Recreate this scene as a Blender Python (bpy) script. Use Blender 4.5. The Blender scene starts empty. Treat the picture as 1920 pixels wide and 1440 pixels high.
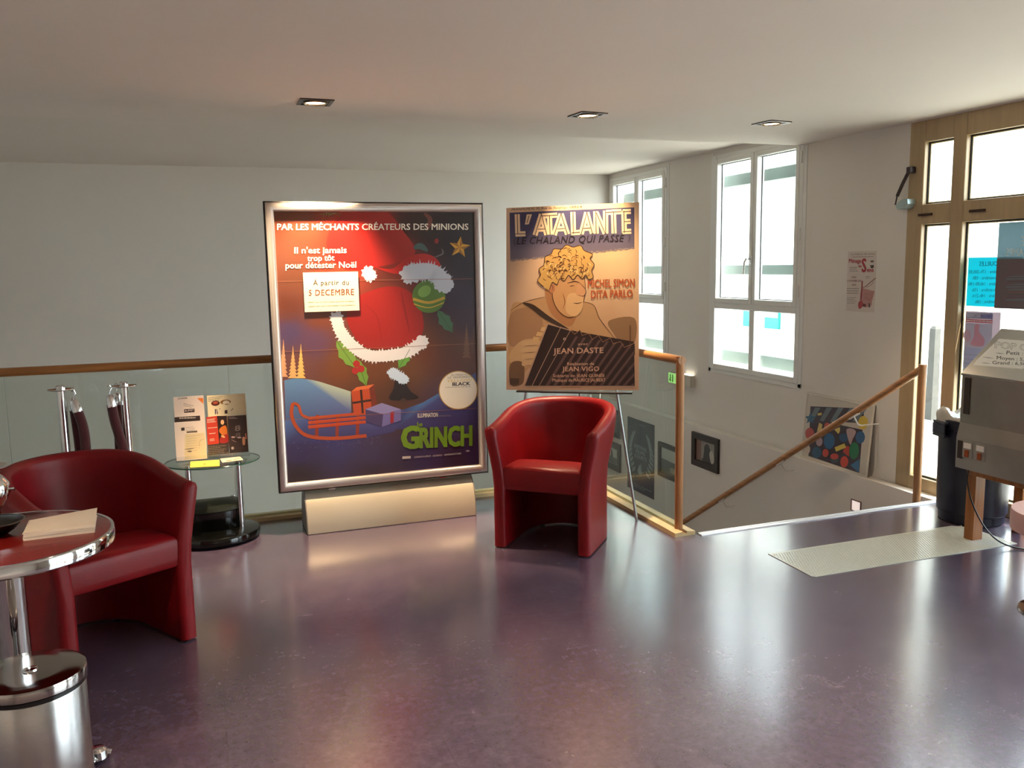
import bpy, bmesh, math, random
from mathutils import Vector, Matrix
random.seed(7)
SC = bpy.context.scene
COL = SC.collection
R = math.radians

# ---------------------------------------------------------------- camera, world, sun, exposure
FPX = 1621.4
cam_d = bpy.data.cameras.new('camera'); cam = bpy.data.objects.new('camera', cam_d); COL.objects.link(cam)
cam_d.sensor_fit = 'HORIZONTAL'; cam_d.sensor_width = 36.0; cam_d.lens = FPX * 36.0 / 1920.0
cam_d.clip_start = 0.05; cam_d.clip_end = 300
yaw, pit, rol = 0.345264, 0.136461, -0.0167955
fw = Vector((math.sin(yaw) * math.cos(pit), math.cos(yaw) * math.cos(pit), -math.sin(pit)))
r0 = Vector((math.cos(yaw), -math.sin(yaw), 0)); u0 = r0.cross(fw)
rt = math.cos(rol) * r0 + math.sin(rol) * u0; up = rt.cross(fw)
cam.matrix_world = Matrix(((rt.x, up.x, -fw.x, 0), (rt.y, up.y, -fw.y, 0), (rt.z, up.z, -fw.z, 1.52), (0, 0, 0, 1)))
SC.camera = cam

world = bpy.data.worlds.new('sky'); SC.world = world; world.use_nodes = True
bgn = world.node_tree.nodes['Background']
bgn.inputs['Color'].default_value = (0.80, 0.91, 1.0, 1); bgn.inputs['Strength'].default_value = 6.8

sun_d = bpy.data.lights.new('sun', 'SUN'); sun = bpy.data.objects.new('sun', sun_d); COL.objects.link(sun)
sun_d.energy = 20.0; sun_d.angle = R(0.6); sun_d.color = (1.0, 0.93, 0.80)
sun.rotation_euler = Vector((-0.15, 0.50, -0.85)).to_track_quat('-Z', 'Y').to_euler()

SC.view_settings.view_transform = 'Standard'; SC.view_settings.look = 'None'
SC.view_settings.gamma = 1.0; SC.view_settings.use_curve_mapping = False
SC.view_settings.exposure = 0.9

# ---------------------------------------------------------------- helpers
def lin(c):
    f = lambda v: v / 12.92 if v <= 0.04045 else ((v + 0.055) / 1.055) ** 2.4
    return tuple(f(v / 255.0) for v in c)

def tag(o, label=None, cat=None, group=None, kind=None):
    if label: o['label'] = label
    if cat: o['category'] = cat
    if group: o['group'] = group
    if kind: o['kind'] = kind
    return o

def thing(name, label, cat, loc=(0, 0, 0), rz=0.0, group=None):
    o = bpy.data.objects.new(name, None); COL.objects.link(o)
    o.empty_display_size = 0.1
    o.location = loc; o.rotation_euler = (0, 0, rz)
    return tag(o, label, cat, group)

def copy_tree(o, parent=None):
    c = o.copy(); COL.objects.link(c)
    if parent: c.parent = parent
    for ch in list(o.children): copy_tree(ch, c)
    return c

class MB:
    """collects shapes for ONE mesh; off is subtracted so parts can be given in world coordinates"""
    def __init__(self, off=(0, 0, 0)):
        self.bm = bmesh.new(); self.off = Vector(off); self.mi = 0
    def _fin(self, vs, fs, M=None):
        if M is not None:
            for v in vs: v.co = M @ v.co
        for f in fs: f.material_index = self.mi
        return self
    def box(self, x0, x1, y0, y1, z0, z1, bev=0.0, M=None, seg=2):
        bm2 = bmesh.new()
        bmesh.ops.create_cube(bm2, size=1.0)
        for v in bm2.verts:
            v.co = Vector(((x0 + x1) / 2 + v.co.x * (x1 - x0), (y0 + y1) / 2 + v.co.y * (y1 - y0), (z0 + z1) / 2 + v.co.z * (z1 - z0)))
        if bev: bmesh.ops.bevel(bm2, geom=list(bm2.edges), offset=bev, segments=seg, affect='EDGES', profile=0.5)
        return self.merge(bm2, M)
    def merge(self, bm2, M=None):
        mp = {}; vs = []; fs = []
        for v in bm2.verts:
            nv = self.bm.verts.new(v.co); mp[v] = nv; vs.append(nv)
        for f in bm2.faces:
            try: fs.append(self.bm.faces.new([mp[v] for v in f.verts]))
            except ValueError: pass
        bm2.free()
        return self._fin(vs, fs, M)
    def lathe(self, prof, c=(0, 0, 0), n=40, sx=1.0, sy=1.0, M=None, caps=True):
        rings = []; vs = []; fs = []
        for r, z in prof:
            ring = [self.bm.verts.new((c[0] + sx * r * math.cos(2 * math.pi * k / n), c[1] + sy * r * math.sin(2 * math.pi * k / n), c[2] + z)) for k in range(n)]
            rings.append(ring); vs += ring
        for a, b in zip(rings, rings[1:]):
            for k in range(n):
                fs.append(self.bm.faces.new((a[k], a[(k + 1) % n], b[(k + 1) % n], b[k])))
        if caps:
            fs.append(self.bm.faces.new(rings[0][::-1])); fs.append(self.bm.faces.new(rings[-1]))
        return self._fin(vs, fs, M)
    def tube(self, pts, r, n=14, caps=True, M=None):
        pts = [Vector(p) for p in pts]; rr = r if isinstance(r, (list, tuple)) else [r] * len(pts)
        rings = []; vs = []; fs = []
        prev = None
        for i, p in enumerate(pts):
            t = ((pts[min(i + 1, len(pts) - 1)] - p).normalized() if i == 0 else (p - pts[i - 1]).normalized() if i == len(pts) - 1
                 else ((pts[i + 1] - p).normalized() + (p - pts[i - 1]).normalized()).normalized())
            if prev is None:
                a = Vector((0, 0, 1)) if abs(t.z) < 0.9 else Vector((1, 0, 0))
                prev = (a - t * a.dot(t)).normalized()
            prev = (prev - t * prev.dot(t)).normalized(); b = t.cross(prev)
            s = 1.0
            if 0 < i < len(pts) - 1:
                c = (pts[i + 1] - p).normalized().dot((p - pts[i - 1]).normalized()); s = 1.0 / max(0.6, math.sqrt((1 + c) / 2))
            ring = [self.bm.verts.new(p + rr[i] * s * (math.cos(2 * math.pi * k / n) * prev + math.sin(2 * math.pi * k / n) * b)) for k in range(n)]
            rings.append(ring); vs += ring
        for a, b in zip(rings, rings[1:]):
            for k in range(n): fs.append(self.bm.faces.new((a[k], a[(k + 1) % n], b[(k + 1) % n], b[k])))
        if caps: fs.append(self.bm.faces.new(rings[0][::-1])); fs.append(self.bm.faces.new(rings[-1]))
        return self._fin(vs, fs, M)
    def loft(self, loops, caps=True, closed=True, M=None):
        vs = []; fs = []; rings = []
        for L in loops:
            ring = [self.bm.verts.new(p) for p in L]; rings.append(ring); vs += ring
        n = len(rings[0])
        for a, b in zip(rings, rings[1:]):
            for k in range(n if closed else n - 1): fs.append(self.bm.faces.new((a[k], a[(k + 1) % n], b[(k + 1) % n], b[k])))
        if caps: fs.append(self.bm.faces.new(rings[0][::-1])); fs.append(self.bm.faces.new(rings[-1]))
        return self._fin(vs, fs, M)
    def prism(self, poly, axis, a, b):
        """poly: 2-D points; axis 0,1,2 = extrude direction"""
        def P(p, t):
            return (t, p[0], p[1]) if axis == 0 else (p[0], t, p[1]) if axis == 1 else (p[0], p[1], t)
        return self.loft([[P(p, a) for p in poly], [P(p, b) for p in poly]])
    def rect_frame(self, w, h, prof, M=None):
        """sweep prof [(inset, y)] round a w x h rectangle in XZ, bottom-left at 0,0"""
        loops = []
        for (d, y) in prof:
            loops.append([(d, y, d), (w - d, y, d), (w - d, y, h - d), (d, y, h - d)])
        return self.loft(loops, caps=False, M=M)
    def build(self, name, mat, parent=None, smooth=False, angle=35, M=None):
        bm = self.bm
        if M is not None: bmesh.ops.transform(bm, matrix=M, verts=bm.verts)
        bmesh.ops.translate(bm, verts=bm.verts, vec=-self.off)
        bmesh.ops.recalc_face_normals(bm, faces=bm.faces)
        me = bpy.data.meshes.new(name); bm.to_mesh(me); bm.free()
        for m in (mat if isinstance(mat, (list, tuple)) else [mat]): me.materials.append(m)
        if smooth:
            for p in me.polygons: p.use_smooth = True
            try: me.set_sharp_from_angle(angle=R(angle))
            except Exception: pass
        o = bpy.data.objects.new(name, me); COL.objects.link(o)
        if parent: o.parent = parent
        return o

# ---------------------------------------------------------------- materials
MATS = {}
def mat(name, col, rough=0.5, metal=0.0, spec=0.5, noise=None, bump=None, coat=0.0, sheen=0.0, emit=None, aniso=0.0):
    """noise=(scale, amount, stretch) varies the base colour; bump=(scale, strength)"""
    if name in MATS: return MATS[name]
    m = bpy.data.materials.new(name); m.use_nodes = True; nt = m.node_tree; b = nt.nodes['Principled BSDF']
    c = lin(col) if max(col) > 1.0 else col
    b.inputs['Base Color'].default_value = (*c, 1); b.inputs['Roughness'].default_value = rough; b.inputs['Metallic'].default_value = metal
    b.inputs['Specular IOR Level'].default_value = spec
    if coat: b.inputs['Coat Weight'].default_value = coat; b.inputs['Coat Roughness'].default_value = 0.1
    if sheen: b.inputs['Sheen Weight'].default_value = sheen
    if aniso: b.inputs['Anisotropic'].default_value = aniso
    if emit: b.inputs['Emission Color'].default_value = (*emit[0], 1); b.inputs['Emission Strength'].default_value = emit[1]
    tc = nt.nodes.new('ShaderNodeTexCoord')
    def nz(scale, stretch=(1, 1, 1), detail=5):
        mp = nt.nodes.new('ShaderNodeMapping'); mp.inputs['Scale'].default_value = stretch
        nt.links.new(tc.outputs['Object'], mp.inputs['Vector'])
        n = nt.nodes.new('ShaderNodeTexNoise'); n.inputs['Scale'].default_value = scale; n.inputs['Detail'].default_value = detail
        nt.links.new(mp.outputs['Vector'], n.inputs['Vector']); return n
    if noise:
        n = nz(noise[0], noise[2] if len(noise) > 2 else (1, 1, 1))
        rmp = nt.nodes.new('ShaderNodeValToRGB'); a = noise[1]
        rmp.color_ramp.elements[0].position = 0.3; rmp.color_ramp.elements[1].position = 0.7
        rmp.color_ramp.elements[0].color = (*[v * (1 - a) for v in c], 1); rmp.color_ramp.elements[1].color = (*[min(1, v * (1 + a)) for v in c], 1)
        nt.links.new(n.outputs['Fac'], rmp.inputs['Fac']); nt.links.new(rmp.outputs['Color'], b.inputs['Base Color'])
    if bump:
        n = nz(bump[0], bump[2] if len(bump) > 2 else (1, 1, 1))
        bp = nt.nodes.new('ShaderNodeBump'); bp.inputs['Strength'].default_value = bump[1]; bp.inputs['Distance'].default_value = 0.01
        nt.links.new(n.outputs['Fac'], bp.inputs['Height']); nt.links.new(bp.outputs['Normal'], b.inputs['Normal'])
    MATS[name] = m; return m

def glass_mat(name, tint, ior=1.5, gloss=0.0):
    """thin sheet glass: clear with a fresnel reflection"""
    if name in MATS: return MATS[name]
    m = bpy.data.materials.new(name); m.use_nodes = True; nt = m.node_tree; nt.nodes.clear()
    out = nt.nodes.new('ShaderNodeOutputMaterial'); mx = nt.nodes.new('ShaderNodeMixShader')
    tr = nt.nodes.new('ShaderNodeBsdfTransparent'); gl = nt.nodes.new('ShaderNodeBsdfGlossy'); fr = nt.nodes.new('ShaderNodeFresnel')
    tr.inputs['Color'].default_value = (*tint, 1); gl.inputs['Roughness'].default_value = gloss
    ge = nt.nodes.new('ShaderNodeNewGeometry'); mr = nt.nodes.new('ShaderNodeMapRange')      # same reflectance on both faces of the sheet
    mr.inputs['To Min'].default_value = ior; mr.inputs['To Max'].default_value = 1.0 / ior
    nt.links.new(ge.outputs['Backfacing'], mr.inputs['Value']); nt.links.new(mr.outputs['Result'], fr.inputs['IOR'])
    nt.links.new(fr.outputs['Fac'], mx.inputs['Fac']); nt.links.new(tr.outputs[0], mx.inputs[1]); nt.links.new(gl.outputs[0], mx.inputs[2])
    nt.links.new(mx.outputs[0], out.inputs['Surface']); MATS[name] = m; return m

def print_mat(name, rough=0.45, coat=0.0, trans=0.0):
    if name in MATS: return MATS[name]
    m = bpy.data.materials.new(name); m.use_nodes = True; nt = m.node_tree; b = nt.nodes['Principled BSDF']
    at = nt.nodes.new('ShaderNodeAttribute'); at.attribute_name = 'ink'
    nt.links.new(at.outputs['Color'], b.inputs['Base Color']); b.inputs['Roughness'].default_value = rough; b.inputs['Coat Weight'].default_value = coat
    if trans:
        tl = nt.nodes.new('ShaderNodeBsdfTranslucent'); mx = nt.nodes.new('ShaderNodeMixShader'); mx.inputs['Fac'].default_value = trans
        nt.links.new(at.outputs['Color'], tl.inputs['Color']); nt.links.new(b.outputs[0], mx.inputs[1]); nt.links.new(tl.outputs[0], mx.inputs[2])
        nt.links.new(mx.outputs[0], nt.nodes['Material Output'].inputs['Surface'])
    MATS[name] = m; return m

def wood_mat(name, col, rough=0.35, axis=0):
    st = [14, 14, 14]; st[axis] = 0.8
    return mat(name, col, rough, noise=(3.0, 0.28, tuple(st)), bump=(6, 0.03, tuple(st)))

def floor_mat():
    m = bpy.data.materials.new('vinyl_floor'); m.use_nodes = True; nt = m.node_tree; b = nt.nodes['Principled BSDF']; L = nt.links.new
    tc = nt.nodes.new('ShaderNodeTexCoord')
    n1 = nt.nodes.new('ShaderNodeTexNoise'); n1.inputs['Scale'].default_value = 7.0; n1.inputs['Detail'].default_value = 9; n1.inputs['Roughness'].default_value = 0.68; n1.inputs['Distortion'].default_value = 0.6
    L(tc.outputs['Object'], n1.inputs['Vector'])
    r1 = nt.nodes.new('ShaderNodeValToRGB'); e = r1.color_ramp.elements
    e[0].position = 0.30; e[0].color = (*lin((73, 62, 82)), 1); e[1].position = 0.72; e[1].color = (*lin((91, 78, 94)), 1)
    em = r1.color_ramp.elements.new(0.5); em.color = (*lin((82, 70, 88)), 1)
    L(n1.outputs['Fac'], r1.inputs['Fac'])
    n2 = nt.nodes.new('ShaderNodeTexNoise'); n2.inputs['Scale'].default_value = 34; n2.inputs['Detail'].default_value = 8; n2.inputs['Roughness'].default_value = 0.7
    L(tc.outputs['Object'], n2.inputs['Vector'])
    r2 = nt.nodes.new('ShaderNodeValToRGB'); r2.color_ramp.elements[0].position = 0.35; r2.color_ramp.elements[1].position = 0.65
    r2.color_ramp.elements[0].color = (0.76, 0.75, 0.77, 1); r2.color_ramp.elements[1].color = (1.22, 1.22, 1.22, 1)
    L(n2.outputs['Fac'], r2.inputs['Fac'])
    mu = nt.nodes.new('ShaderNodeMix'); mu.data_type = 'RGBA'; mu.blend_type = 'MULTIPLY'; mu.inputs['Factor'].default_value = 1
    L(r1.outputs['Color'], mu.inputs['A']); L(r2.outputs['Color'], mu.inputs['B'])
    # welded tile seams, turned like the tiles in the place
    mp = nt.nodes.new('ShaderNodeMapping'); mp.inputs['Rotation'].default_value = (0, 0, R(0)); L(tc.outputs['Object'], mp.inputs['Vector'])
    br = nt.nodes.new('ShaderNodeTexBrick'); br.offset = 0.0; br.inputs['Scale'].default_value = 1.0; br.inputs['Mortar Size'].default_value = 0.002
    br.inputs['Brick Width'].default_value = 0.66; br.inputs['Row Height'].default_value = 0.66; br.inputs['Mortar Smooth'].default_value = 0.3
    br.inputs['Color1'].default_value = (1, 1, 1, 1); br.inputs['Color2'].default_value = (0.985, 0.985, 0.985, 1); br.inputs['Mortar'].default_value = (0.80, 0.78, 0.80, 1)
    L(mp.outputs['Vector'], br.inputs['Vector'])
    mu2 = nt.nodes.new('ShaderNodeMix'); mu2.data_type = 'RGBA'; mu2.blend_type = 'MULTIPLY'; mu2.inputs['Factor'].default_value = 0.8
    L(mu.outputs['Result'], mu2.inputs['A']); L(br.outputs['Color'], mu2.inputs['B']); L(mu2.outputs['Result'], b.inputs['Base Color'])
    rr = nt.nodes.new('ShaderNodeMapRange'); rr.inputs['To Min'].default_value = 0.24; rr.inputs['To Max'].default_value = 0.29
    L(n1.outputs['Fac'], rr.inputs['Value']); L(rr.outputs['Result'], b.inputs['Roughness'])
    bp = nt.nodes.new('ShaderNodeBump'); bp.inputs['Strength'].default_value = 0.02; bp.inputs['Distance'].default_value = 0.01
    n3 = nt.nodes.new('ShaderNodeTexNoise'); n3.inputs['Scale'].default_value = 5; n3.inputs['Detail'].default_value = 2
    L(tc.outputs['Object'], n3.inputs['Vector']); L(n3.outputs['Fac'], bp.inputs['Height']); L(bp.outputs['Normal'], b.inputs['Normal'])
    b.inputs['Specular IOR Level'].default_value = 0.6; b.inputs['Coat Weight'].default_value = 0.85; b.inputs['Coat Roughness'].default_value = 0.17
    return m

M_FLOOR = floor_mat()
M_WALL = mat('white_wall_paint', (226, 220, 213), 0.75, noise=(1.3, 0.02), bump=(120, 0.04))
M_CEIL = mat('ceiling_paint', (226, 218, 209), 0.8, noise=(1.0, 0.02))
M_PVC = mat('white_window_pvc', (226, 226, 222), 0.35)
M_DOORWOOD = mat('beige_lacquered_wood', (176, 152, 116), 0.4, noise=(4, 0.08, (6, 6, 0.6)))
M_PANE = glass_mat('window_glass', (0.96, 0.985, 0.97))
M_BALU = glass_mat('green_tinted_glass', (0.885, 0.935, 0.92), 1.45)
M_CLEAR = glass_mat('clear_acrylic', (0.97, 0.98, 0.98), 1.45)
M_GTOP = glass_mat('table_glass', (0.90, 0.95, 0.93), 1.5)
M_GEDGE = mat('green_glass_edge', (38, 74, 62), 0.1)
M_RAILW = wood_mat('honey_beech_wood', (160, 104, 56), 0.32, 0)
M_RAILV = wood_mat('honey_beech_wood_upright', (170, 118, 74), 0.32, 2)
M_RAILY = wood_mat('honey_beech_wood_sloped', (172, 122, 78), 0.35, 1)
M_STRIP = mat('pale_pine_strip', (206, 180, 134), 0.45, noise=(5, 0.15, (1, 1, 8)))
M_ALU = mat('brushed_aluminium', (196, 184, 164), 0.36, 0.35, bump=(60, 0.03, (0.3, 8, 8)))
M_ALUF = mat('satin_aluminium_frame', (206, 196, 190), 0.38, 0.8)
M_DARK = mat('dark_edge', (34, 26, 24), 0.4)
M_CHROME = mat('polished_chrome', (0.78, 0.78, 0.78), 0.07, 1.0)
M_STEEL = mat('brushed_steel', (0.55, 0.53, 0.52), 0.24, 1.0, bump=(40, 0.03, (1, 1, 40)))
M_GREYSTEEL = mat('grey_easel_tube', (0.45, 0.45, 0.46), 0.3, 0.9)
M_LEATHER = mat('red_leatherette', (120, 6, 15), 0.42, spec=0.32, noise=(9, 0.07), bump=(220, 0.06))
M_LAMI = mat('red_laminate', (118, 24, 20), 0.2)
M_BLACK = mat('black_plastic', (14, 13, 14), 0.3)
M_BLACKG = mat('black_gloss', (10, 10, 9), 0.12)
M_VELVET = mat('burgundy_velvet', (74, 6, 12), 0.85, sheen=0.6, bump=(300, 0.1))
M_PAPER = mat('cream_paper', (226, 210, 192), 0.7)
M_WHITE = mat('white_paper', (235, 232, 226), 0.7)
M_MAT = mat('ribbed_plastic_mat', (196, 196, 184), 0.22)
M_NAVY = mat('navy_plastic', (22, 26, 44), 0.38, bump=(60, 0.05))
M_ORANGEW = wood_mat('orange_varnished_wood', (150, 92, 44), 0.4, 2)
M_STAIN = mat('worn_stainless', (0.36, 0.35, 0.32), 0.38, 0.85, noise=(3, 0.15), bump=(50, 0.03, (1, 6, 1)))
M_PRINT = print_mat('poster_ink', 0.42)
M_PRINTG = print_mat('glossy_poster_ink', 0.30, 0.3)
M_PRINTT = print_mat('window_sheet_ink', 0.6, 0.0, 0.10)
M_LENS = mat('warm_lamp_lens', (255, 230, 190), 0.3, emit=((1.0, 0.78, 0.5), 9.0))
M_GREEN = mat('lit_green_pictogram', (120, 220, 90), 0.4, emit=((0.45, 0.80, 0.25), 0.45))
M_BODYW = mat('off_white_plastic', (196, 190, 176), 0.45)
M_GREYRAIL = mat('grey_green_metal', (104, 120, 116), 0.45)
M_FACADE = mat('pale_render', (182, 178, 168), 0.9, noise=(1.5, 0.05))
M_TURQ = mat('turquoise_paint', (10, 128, 122), 0.5)
M_PAVE = mat('pale_paving', (140, 138, 132), 0.85, noise=(3, 0.08))
M_CONC = mat('grey_concrete', (58, 57, 54), 0.9, noise=(20, 0.2))
M_PINK = mat('pink_leatherette', (222, 176, 166), 0.45)

# ---------------------------------------------------------------- printed artwork
_tc = {}
def text_shape(body, bold=0.0, shear=0.0, spacing=1.0):
    key = (body, bold, shear, spacing)
    if key in _tc: return _tc[key]
    cu = bpy.data.curves.new('t', 'FONT'); cu.body = body; cu.size = 1.0; cu.shear = shear; cu.resolution_u = 2; cu.space_character = spacing
    ob = bpy.data.objects.new('t', cu); COL.objects.link(ob)
    dg = bpy.context.evaluated_depsgraph_get(); me = bpy.data.meshes.new_from_object(ob.evaluated_get(dg))
    vs = [(v.co.x, v.co.y) for v in me.vertices]; fs = [tuple(p.vertices) for p in me.polygons]
    bpy.data.objects.remove(ob); bpy.data.curves.remove(cu); bpy.data.meshes.remove(me)
    if not vs: vs = [(0, 0)]
    x0 = min(v[0] for v in vs); x1 = max(v[0] for v in vs)
    _tc[key] = (vs, fs, x0, x1); return _tc[key]

CAP = 0.69          # cap height of the built-in face at size 1

class Art:
    """flat print: drawn in its own picture coordinates (pts), laid on a w x h sheet standing in local XZ, facing -Y"""
    def __init__(self, quad, w, h, lift=0.00015):
        self.bm = bmesh.new(); self.ink = self.bm.loops.layers.float_color.new('ink'); self.w = w; self.h = h; self.lift = lift; self.cnt = 0
        (a, b, c, d) = quad                                  # TL TR BR BL
        sx = a[0] - b[0] + c[0] - d[0]; sy = a[1] - b[1] + c[1] - d[1]
        dx1 = b[0] - c[0]; dx2 = d[0] - c[0]; dy1 = b[1] - c[1]; dy2 = d[1] - c[1]
        den = dx1 * dy2 - dx2 * dy1
        g = (sx * dy2 - dx2 * sy) / den; hh = (dx1 * sy - sx * dy1) / den
        A = Matrix(((b[0] - a[0] + g * b[0], d[0] - a[0] + hh * d[0], a[0]), (b[1] - a[1] + g * b[1], d[1] - a[1] + hh * d[1], a[1]), (g, hh, 1)))
        self.A = A; self.I = A.inverted()
    def P(self, p, k):
        v = self.I @ Vector((p[0], p[1], 1)); return Vector((v.x / v.z * self.w, -self.lift * k, (1 - v.y / v.z) * self.h))
    def sub(self, k):                                         # every shape lies a hair above the one before it
        self.cnt += 1; return k + (self.cnt % 45) * 0.02
    def uv(self, u, v):                                       # sheet fraction -> picture coordinates
        q = self.A @ Vector((u, v, 1)); return (q.x / q.z, q.y / q.z)
    def face(self, vs, cols):
        try: f = self.bm.faces.new(vs)
        except ValueError: return
        for l, c in zip(f.loops, cols): l[self.ink] = (*c, 1)
        f.normal_update()
        if f.normal.y > 0: f.normal_flip()
    def poly(self, pts, col, k=1):
        cols = [lin(c) for c in col] if isinstance(col[0], (tuple, list)) else [lin(col)] * len(pts)
        k = self.sub(k)
        self.face([self.bm.verts.new(self.P(p, k)) for p in pts], cols)
    def smooth(self, pts, col, k=1, sub=5, closed=True):
        self.poly(spline(pts, sub, closed), col, k)
    def stroke(self, pts, wd, col, k=2, sub=4, taper=True):
        q = spline(pts, sub, False); n = len(q); Lp = []; Rp = []
        for i, p in enumerate(q):
            a = q[max(0, i - 1)]; b = q[min(n - 1, i + 1)]; dx, dy = b[0] - a[0], b[1] - a[1]; l = math.hypot(dx, dy) or 1
            t = wd * 0.5 * ((0.25 + 0.75 * math.sin(math.pi * i / (n - 1))) if taper else 1)
            Lp.append((p[0] - dy / l * t, p[1] + dx / l * t)); Rp.append((p[0] + dy / l * t, p[1] - dx / l * t))
        c = [lin(col)] * 4; k = self.sub(k)
        for i in range(n - 1):
            self.face([self.bm.verts.new(self.P(x, k)) for x in (Lp[i], Lp[i + 1], Rp[i + 1], Rp[i])], c)
    def ell(self, c, rx, ry, col, k=2, rot=0.0, n=28, a0=0.0, a1=360.0, fuzz=0.0):
        pts = []
        for i in range(n):
            t = R(a0 + (a1 - a0) * i / (n if a1 - a0 == 360 else n - 1)); f = 1 + (random.uniform(-fuzz, fuzz) if fuzz else 0)
            x, y = rx * f * math.cos(t), ry * f * math.sin(t)
            pts.append((c[0] + x * math.cos(rot) - y * math.sin(rot), c[1] + x * math.sin(rot) + y * math.cos(rot)))
        self.poly(pts, col, k)
    def grid(self, nx, ny, fn, k=0, u0=0, u1=1, v0=0, v1=1):
        V = []; C = []
        for j in range(ny + 1):
            for i in range(nx + 1):
                u = u0 + (u1 - u0) * i / nx; v = v0 + (v1 - v0) * j / ny
                V.append(self.bm.verts.new((u * self.w, -self.lift * k, (1 - v) * self.h))); C.append(lin(fn(*self.uv(u, v))))
        for j in range(ny):
            for i in range(nx):
                q = [j * (nx + 1) + i, j * (nx + 1) + i + 1, (j + 1) * (nx + 1) + i + 1, (j + 1) * (nx + 1) + i]
                self.face([V[x] for x in q], [C[x] for x in q])
    def text(self, body, p0, p1, cap, col, k=6, bold=0.012, shear=0.0, spacing=1.0, mirror=False):
        vs, fs, x0, x1 = text_shape(body, 0.0, shear, spacing)
        c = lin(col); x0 -= bold; x1 += bold
        for (ox, oy) in (((-bold, -bold * 0.6), (bold, -bold * 0.6), (-bold, bold * 0.6), (bold, bold * 0.6), (0, 0)) if bold else ((0, 0),)):
            kk = self.sub(k); pts = []
            for (x, y) in vs:
                t = (x + ox - x0) / max(1e-6, x1 - x0)
                if mirror: t = 1 - t
                pts.append(self.bm.verts.new(self.P((p0[0] + (p1[0] - p0[0]) * t, p0[1] + (p1[1] - p0[1]) * t - (y + oy) / CAP * cap), kk)))
            for f in fs: self.face([pts[i] for i in f], [c] * len(f))
    def lines(self, p0, p1, n, dy, wd, col, k=3, frac=(0.6, 1.0)):
        """rows of illegible small print"""
        for i in range(n):
            y = i * dy; x0, x1 = p0[0], p1[0]; L = (x1 - x0) * random.uniform(*frac); s = (p1[1] - p0[1]) / (x1 - x0); x = x0
            while x < x0 + L:
                ww = (x1 - x0) * random.uniform(0.05, 0.16); e = min(x + ww, x0 + L)
                ya, yb = p0[1] + y + (x - x0) * s, p0[1] + y + (e - x0) * s
                self.poly([(x, ya), (e, yb), (e, yb + wd), (x, ya + wd)], col, k); x = e + (x1 - x0) * 0.025
    def build(self, name, m, parent=None):
        me = bpy.data.meshes.new(name); self.bm.to_mesh(me); self.bm.free(); me.materials.append(m)
        o = bpy.data.objects.new(name, me); COL.objects.link(o)
        if parent: o.parent = parent
        return o

def spline(pts, sub=5, closed=True):
    n = len(pts); out = []
    for i in range(n if closed else n - 1):
        p = [pts[(i + d) % n] if closed else pts[min(max(i + d, 0), n - 1)] for d in (-1, 0, 1, 2)]
        for s in range(sub):
            t = s / sub
            out.append(tuple(0.5 * (2 * p[1][a] + (p[2][a] - p[0][a]) * t + (2 * p[0][a] - 5 * p[1][a] + 4 * p[2][a] - p[3][a]) * t * t + (3 * p[1][a] - p[0][a] - 3 * p[2][a] + p[3][a]) * t ** 3) for a in (0, 1)))
    if not closed: out.append(tuple(pts[-1]))
    return out

def blend(ctrl, pw=2.2):
    def fn(x, y):
        W = 0; c = [0, 0, 0]
        for (px, py, col) in ctrl:
            w = 1.0 / ((((x - px) ** 2 + (y - py) ** 2) + 40) ** (pw / 2)); W += w
            for a in range(3): c[a] += w * col[a]
        return tuple(v / W for v in c)
    return fn

# ================================================================= THE SETTING
XW, XL, YB, ZC, ZC2 = 4.40, 4.31, 8.91, 2.39, 2.50
YE = 4.085            # top stair nosing
XB = 2.55             # landing edge beside the stairs
def S(o): return tag(o, kind='structure')

m = MB(); m.prism([(-3.2, -3.2), (XL, -3.2), (XL, YE), (XB, YE), (XB, 5.45), (-3.2, 5.45)], 2, -0.22, 0.0)
m.box(XL, XW + 0.2, -3.2, 4.10, -0.22, 0.0)
S(m.build('floor', M_FLOOR))
m = MB(); m.box(-3.4, XW + 0.2, -3.4, 5.63, ZC, 2.75); S(m.build('ceiling', M_CEIL))
m = MB(); m.box(-3.4, XW + 0.2, 5.63, YB + 0.2, ZC2, 2.75); S(m.build('ceiling_stairwell', M_CEIL))
m = MB(); m.box(-3.4, XW + 0.2, YB, YB + 0.2, -2.9, ZC2); S(m.build('wall_back', M_WALL))
m = MB(); m.box(-3.4, -3.2, -3.4, YB, -2.9, ZC2); S(m.build('wall_left', M_WALL))
m = MB(); m.box(-3.2, XW, -3.4, -3.2, -0.2, ZC); S(m.build('wall_rear', M_WALL))
m = MB(); m.box(-3.2, XW + 0.2, 4.1, YB, -3.0, -2.78); S(m.build('floor_downstairs', M_FLOOR))
m = MB(); m.box(-3.2, XB, 5.25, 5.45, -2.78, -0.22); m.box(XB - 0.2, XB, YE, 5.25, -2.78, -0.22); S(m.build('wall_understair', M_WALL))

W2 = (5.575, 6.815, 0.555, 2.455); W1 = (7.625, 8.865, 0.555, 2.455); DR = (1.98, 4.532, 0.0, 2.385); D2 = (-1.32, 1.72, 0.0, 2.385)
holes = [W2, W1, DR, D2]
m = MB()
ys = sorted({-3.4, YB} | {h[0] for h in holes} | {h[1] for h in holes}); zs = sorted({0.0, ZC2} | {h[2] for h in holes} | {h[3] for h in holes})
for a, b in zip(ys, ys[1:]):
    run = None
    for c, d in zip(zs, zs[1:]):
        cy, cz = (a + b) / 2, (c + d) / 2
        if not any(h[0] < cy < h[1] and h[2] < cz < h[3] for h in holes): m.box(XW, XW + 0.11, a, b, c, d)
m.box(XL, XW + 0.11, YE, YB, -2.9, 0.0)
m.box(XW + 0.2, XW + 0.22, -3.4, YE, -0.3, 0.0)
S(m.build('wall_right', M_WALL))

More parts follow.
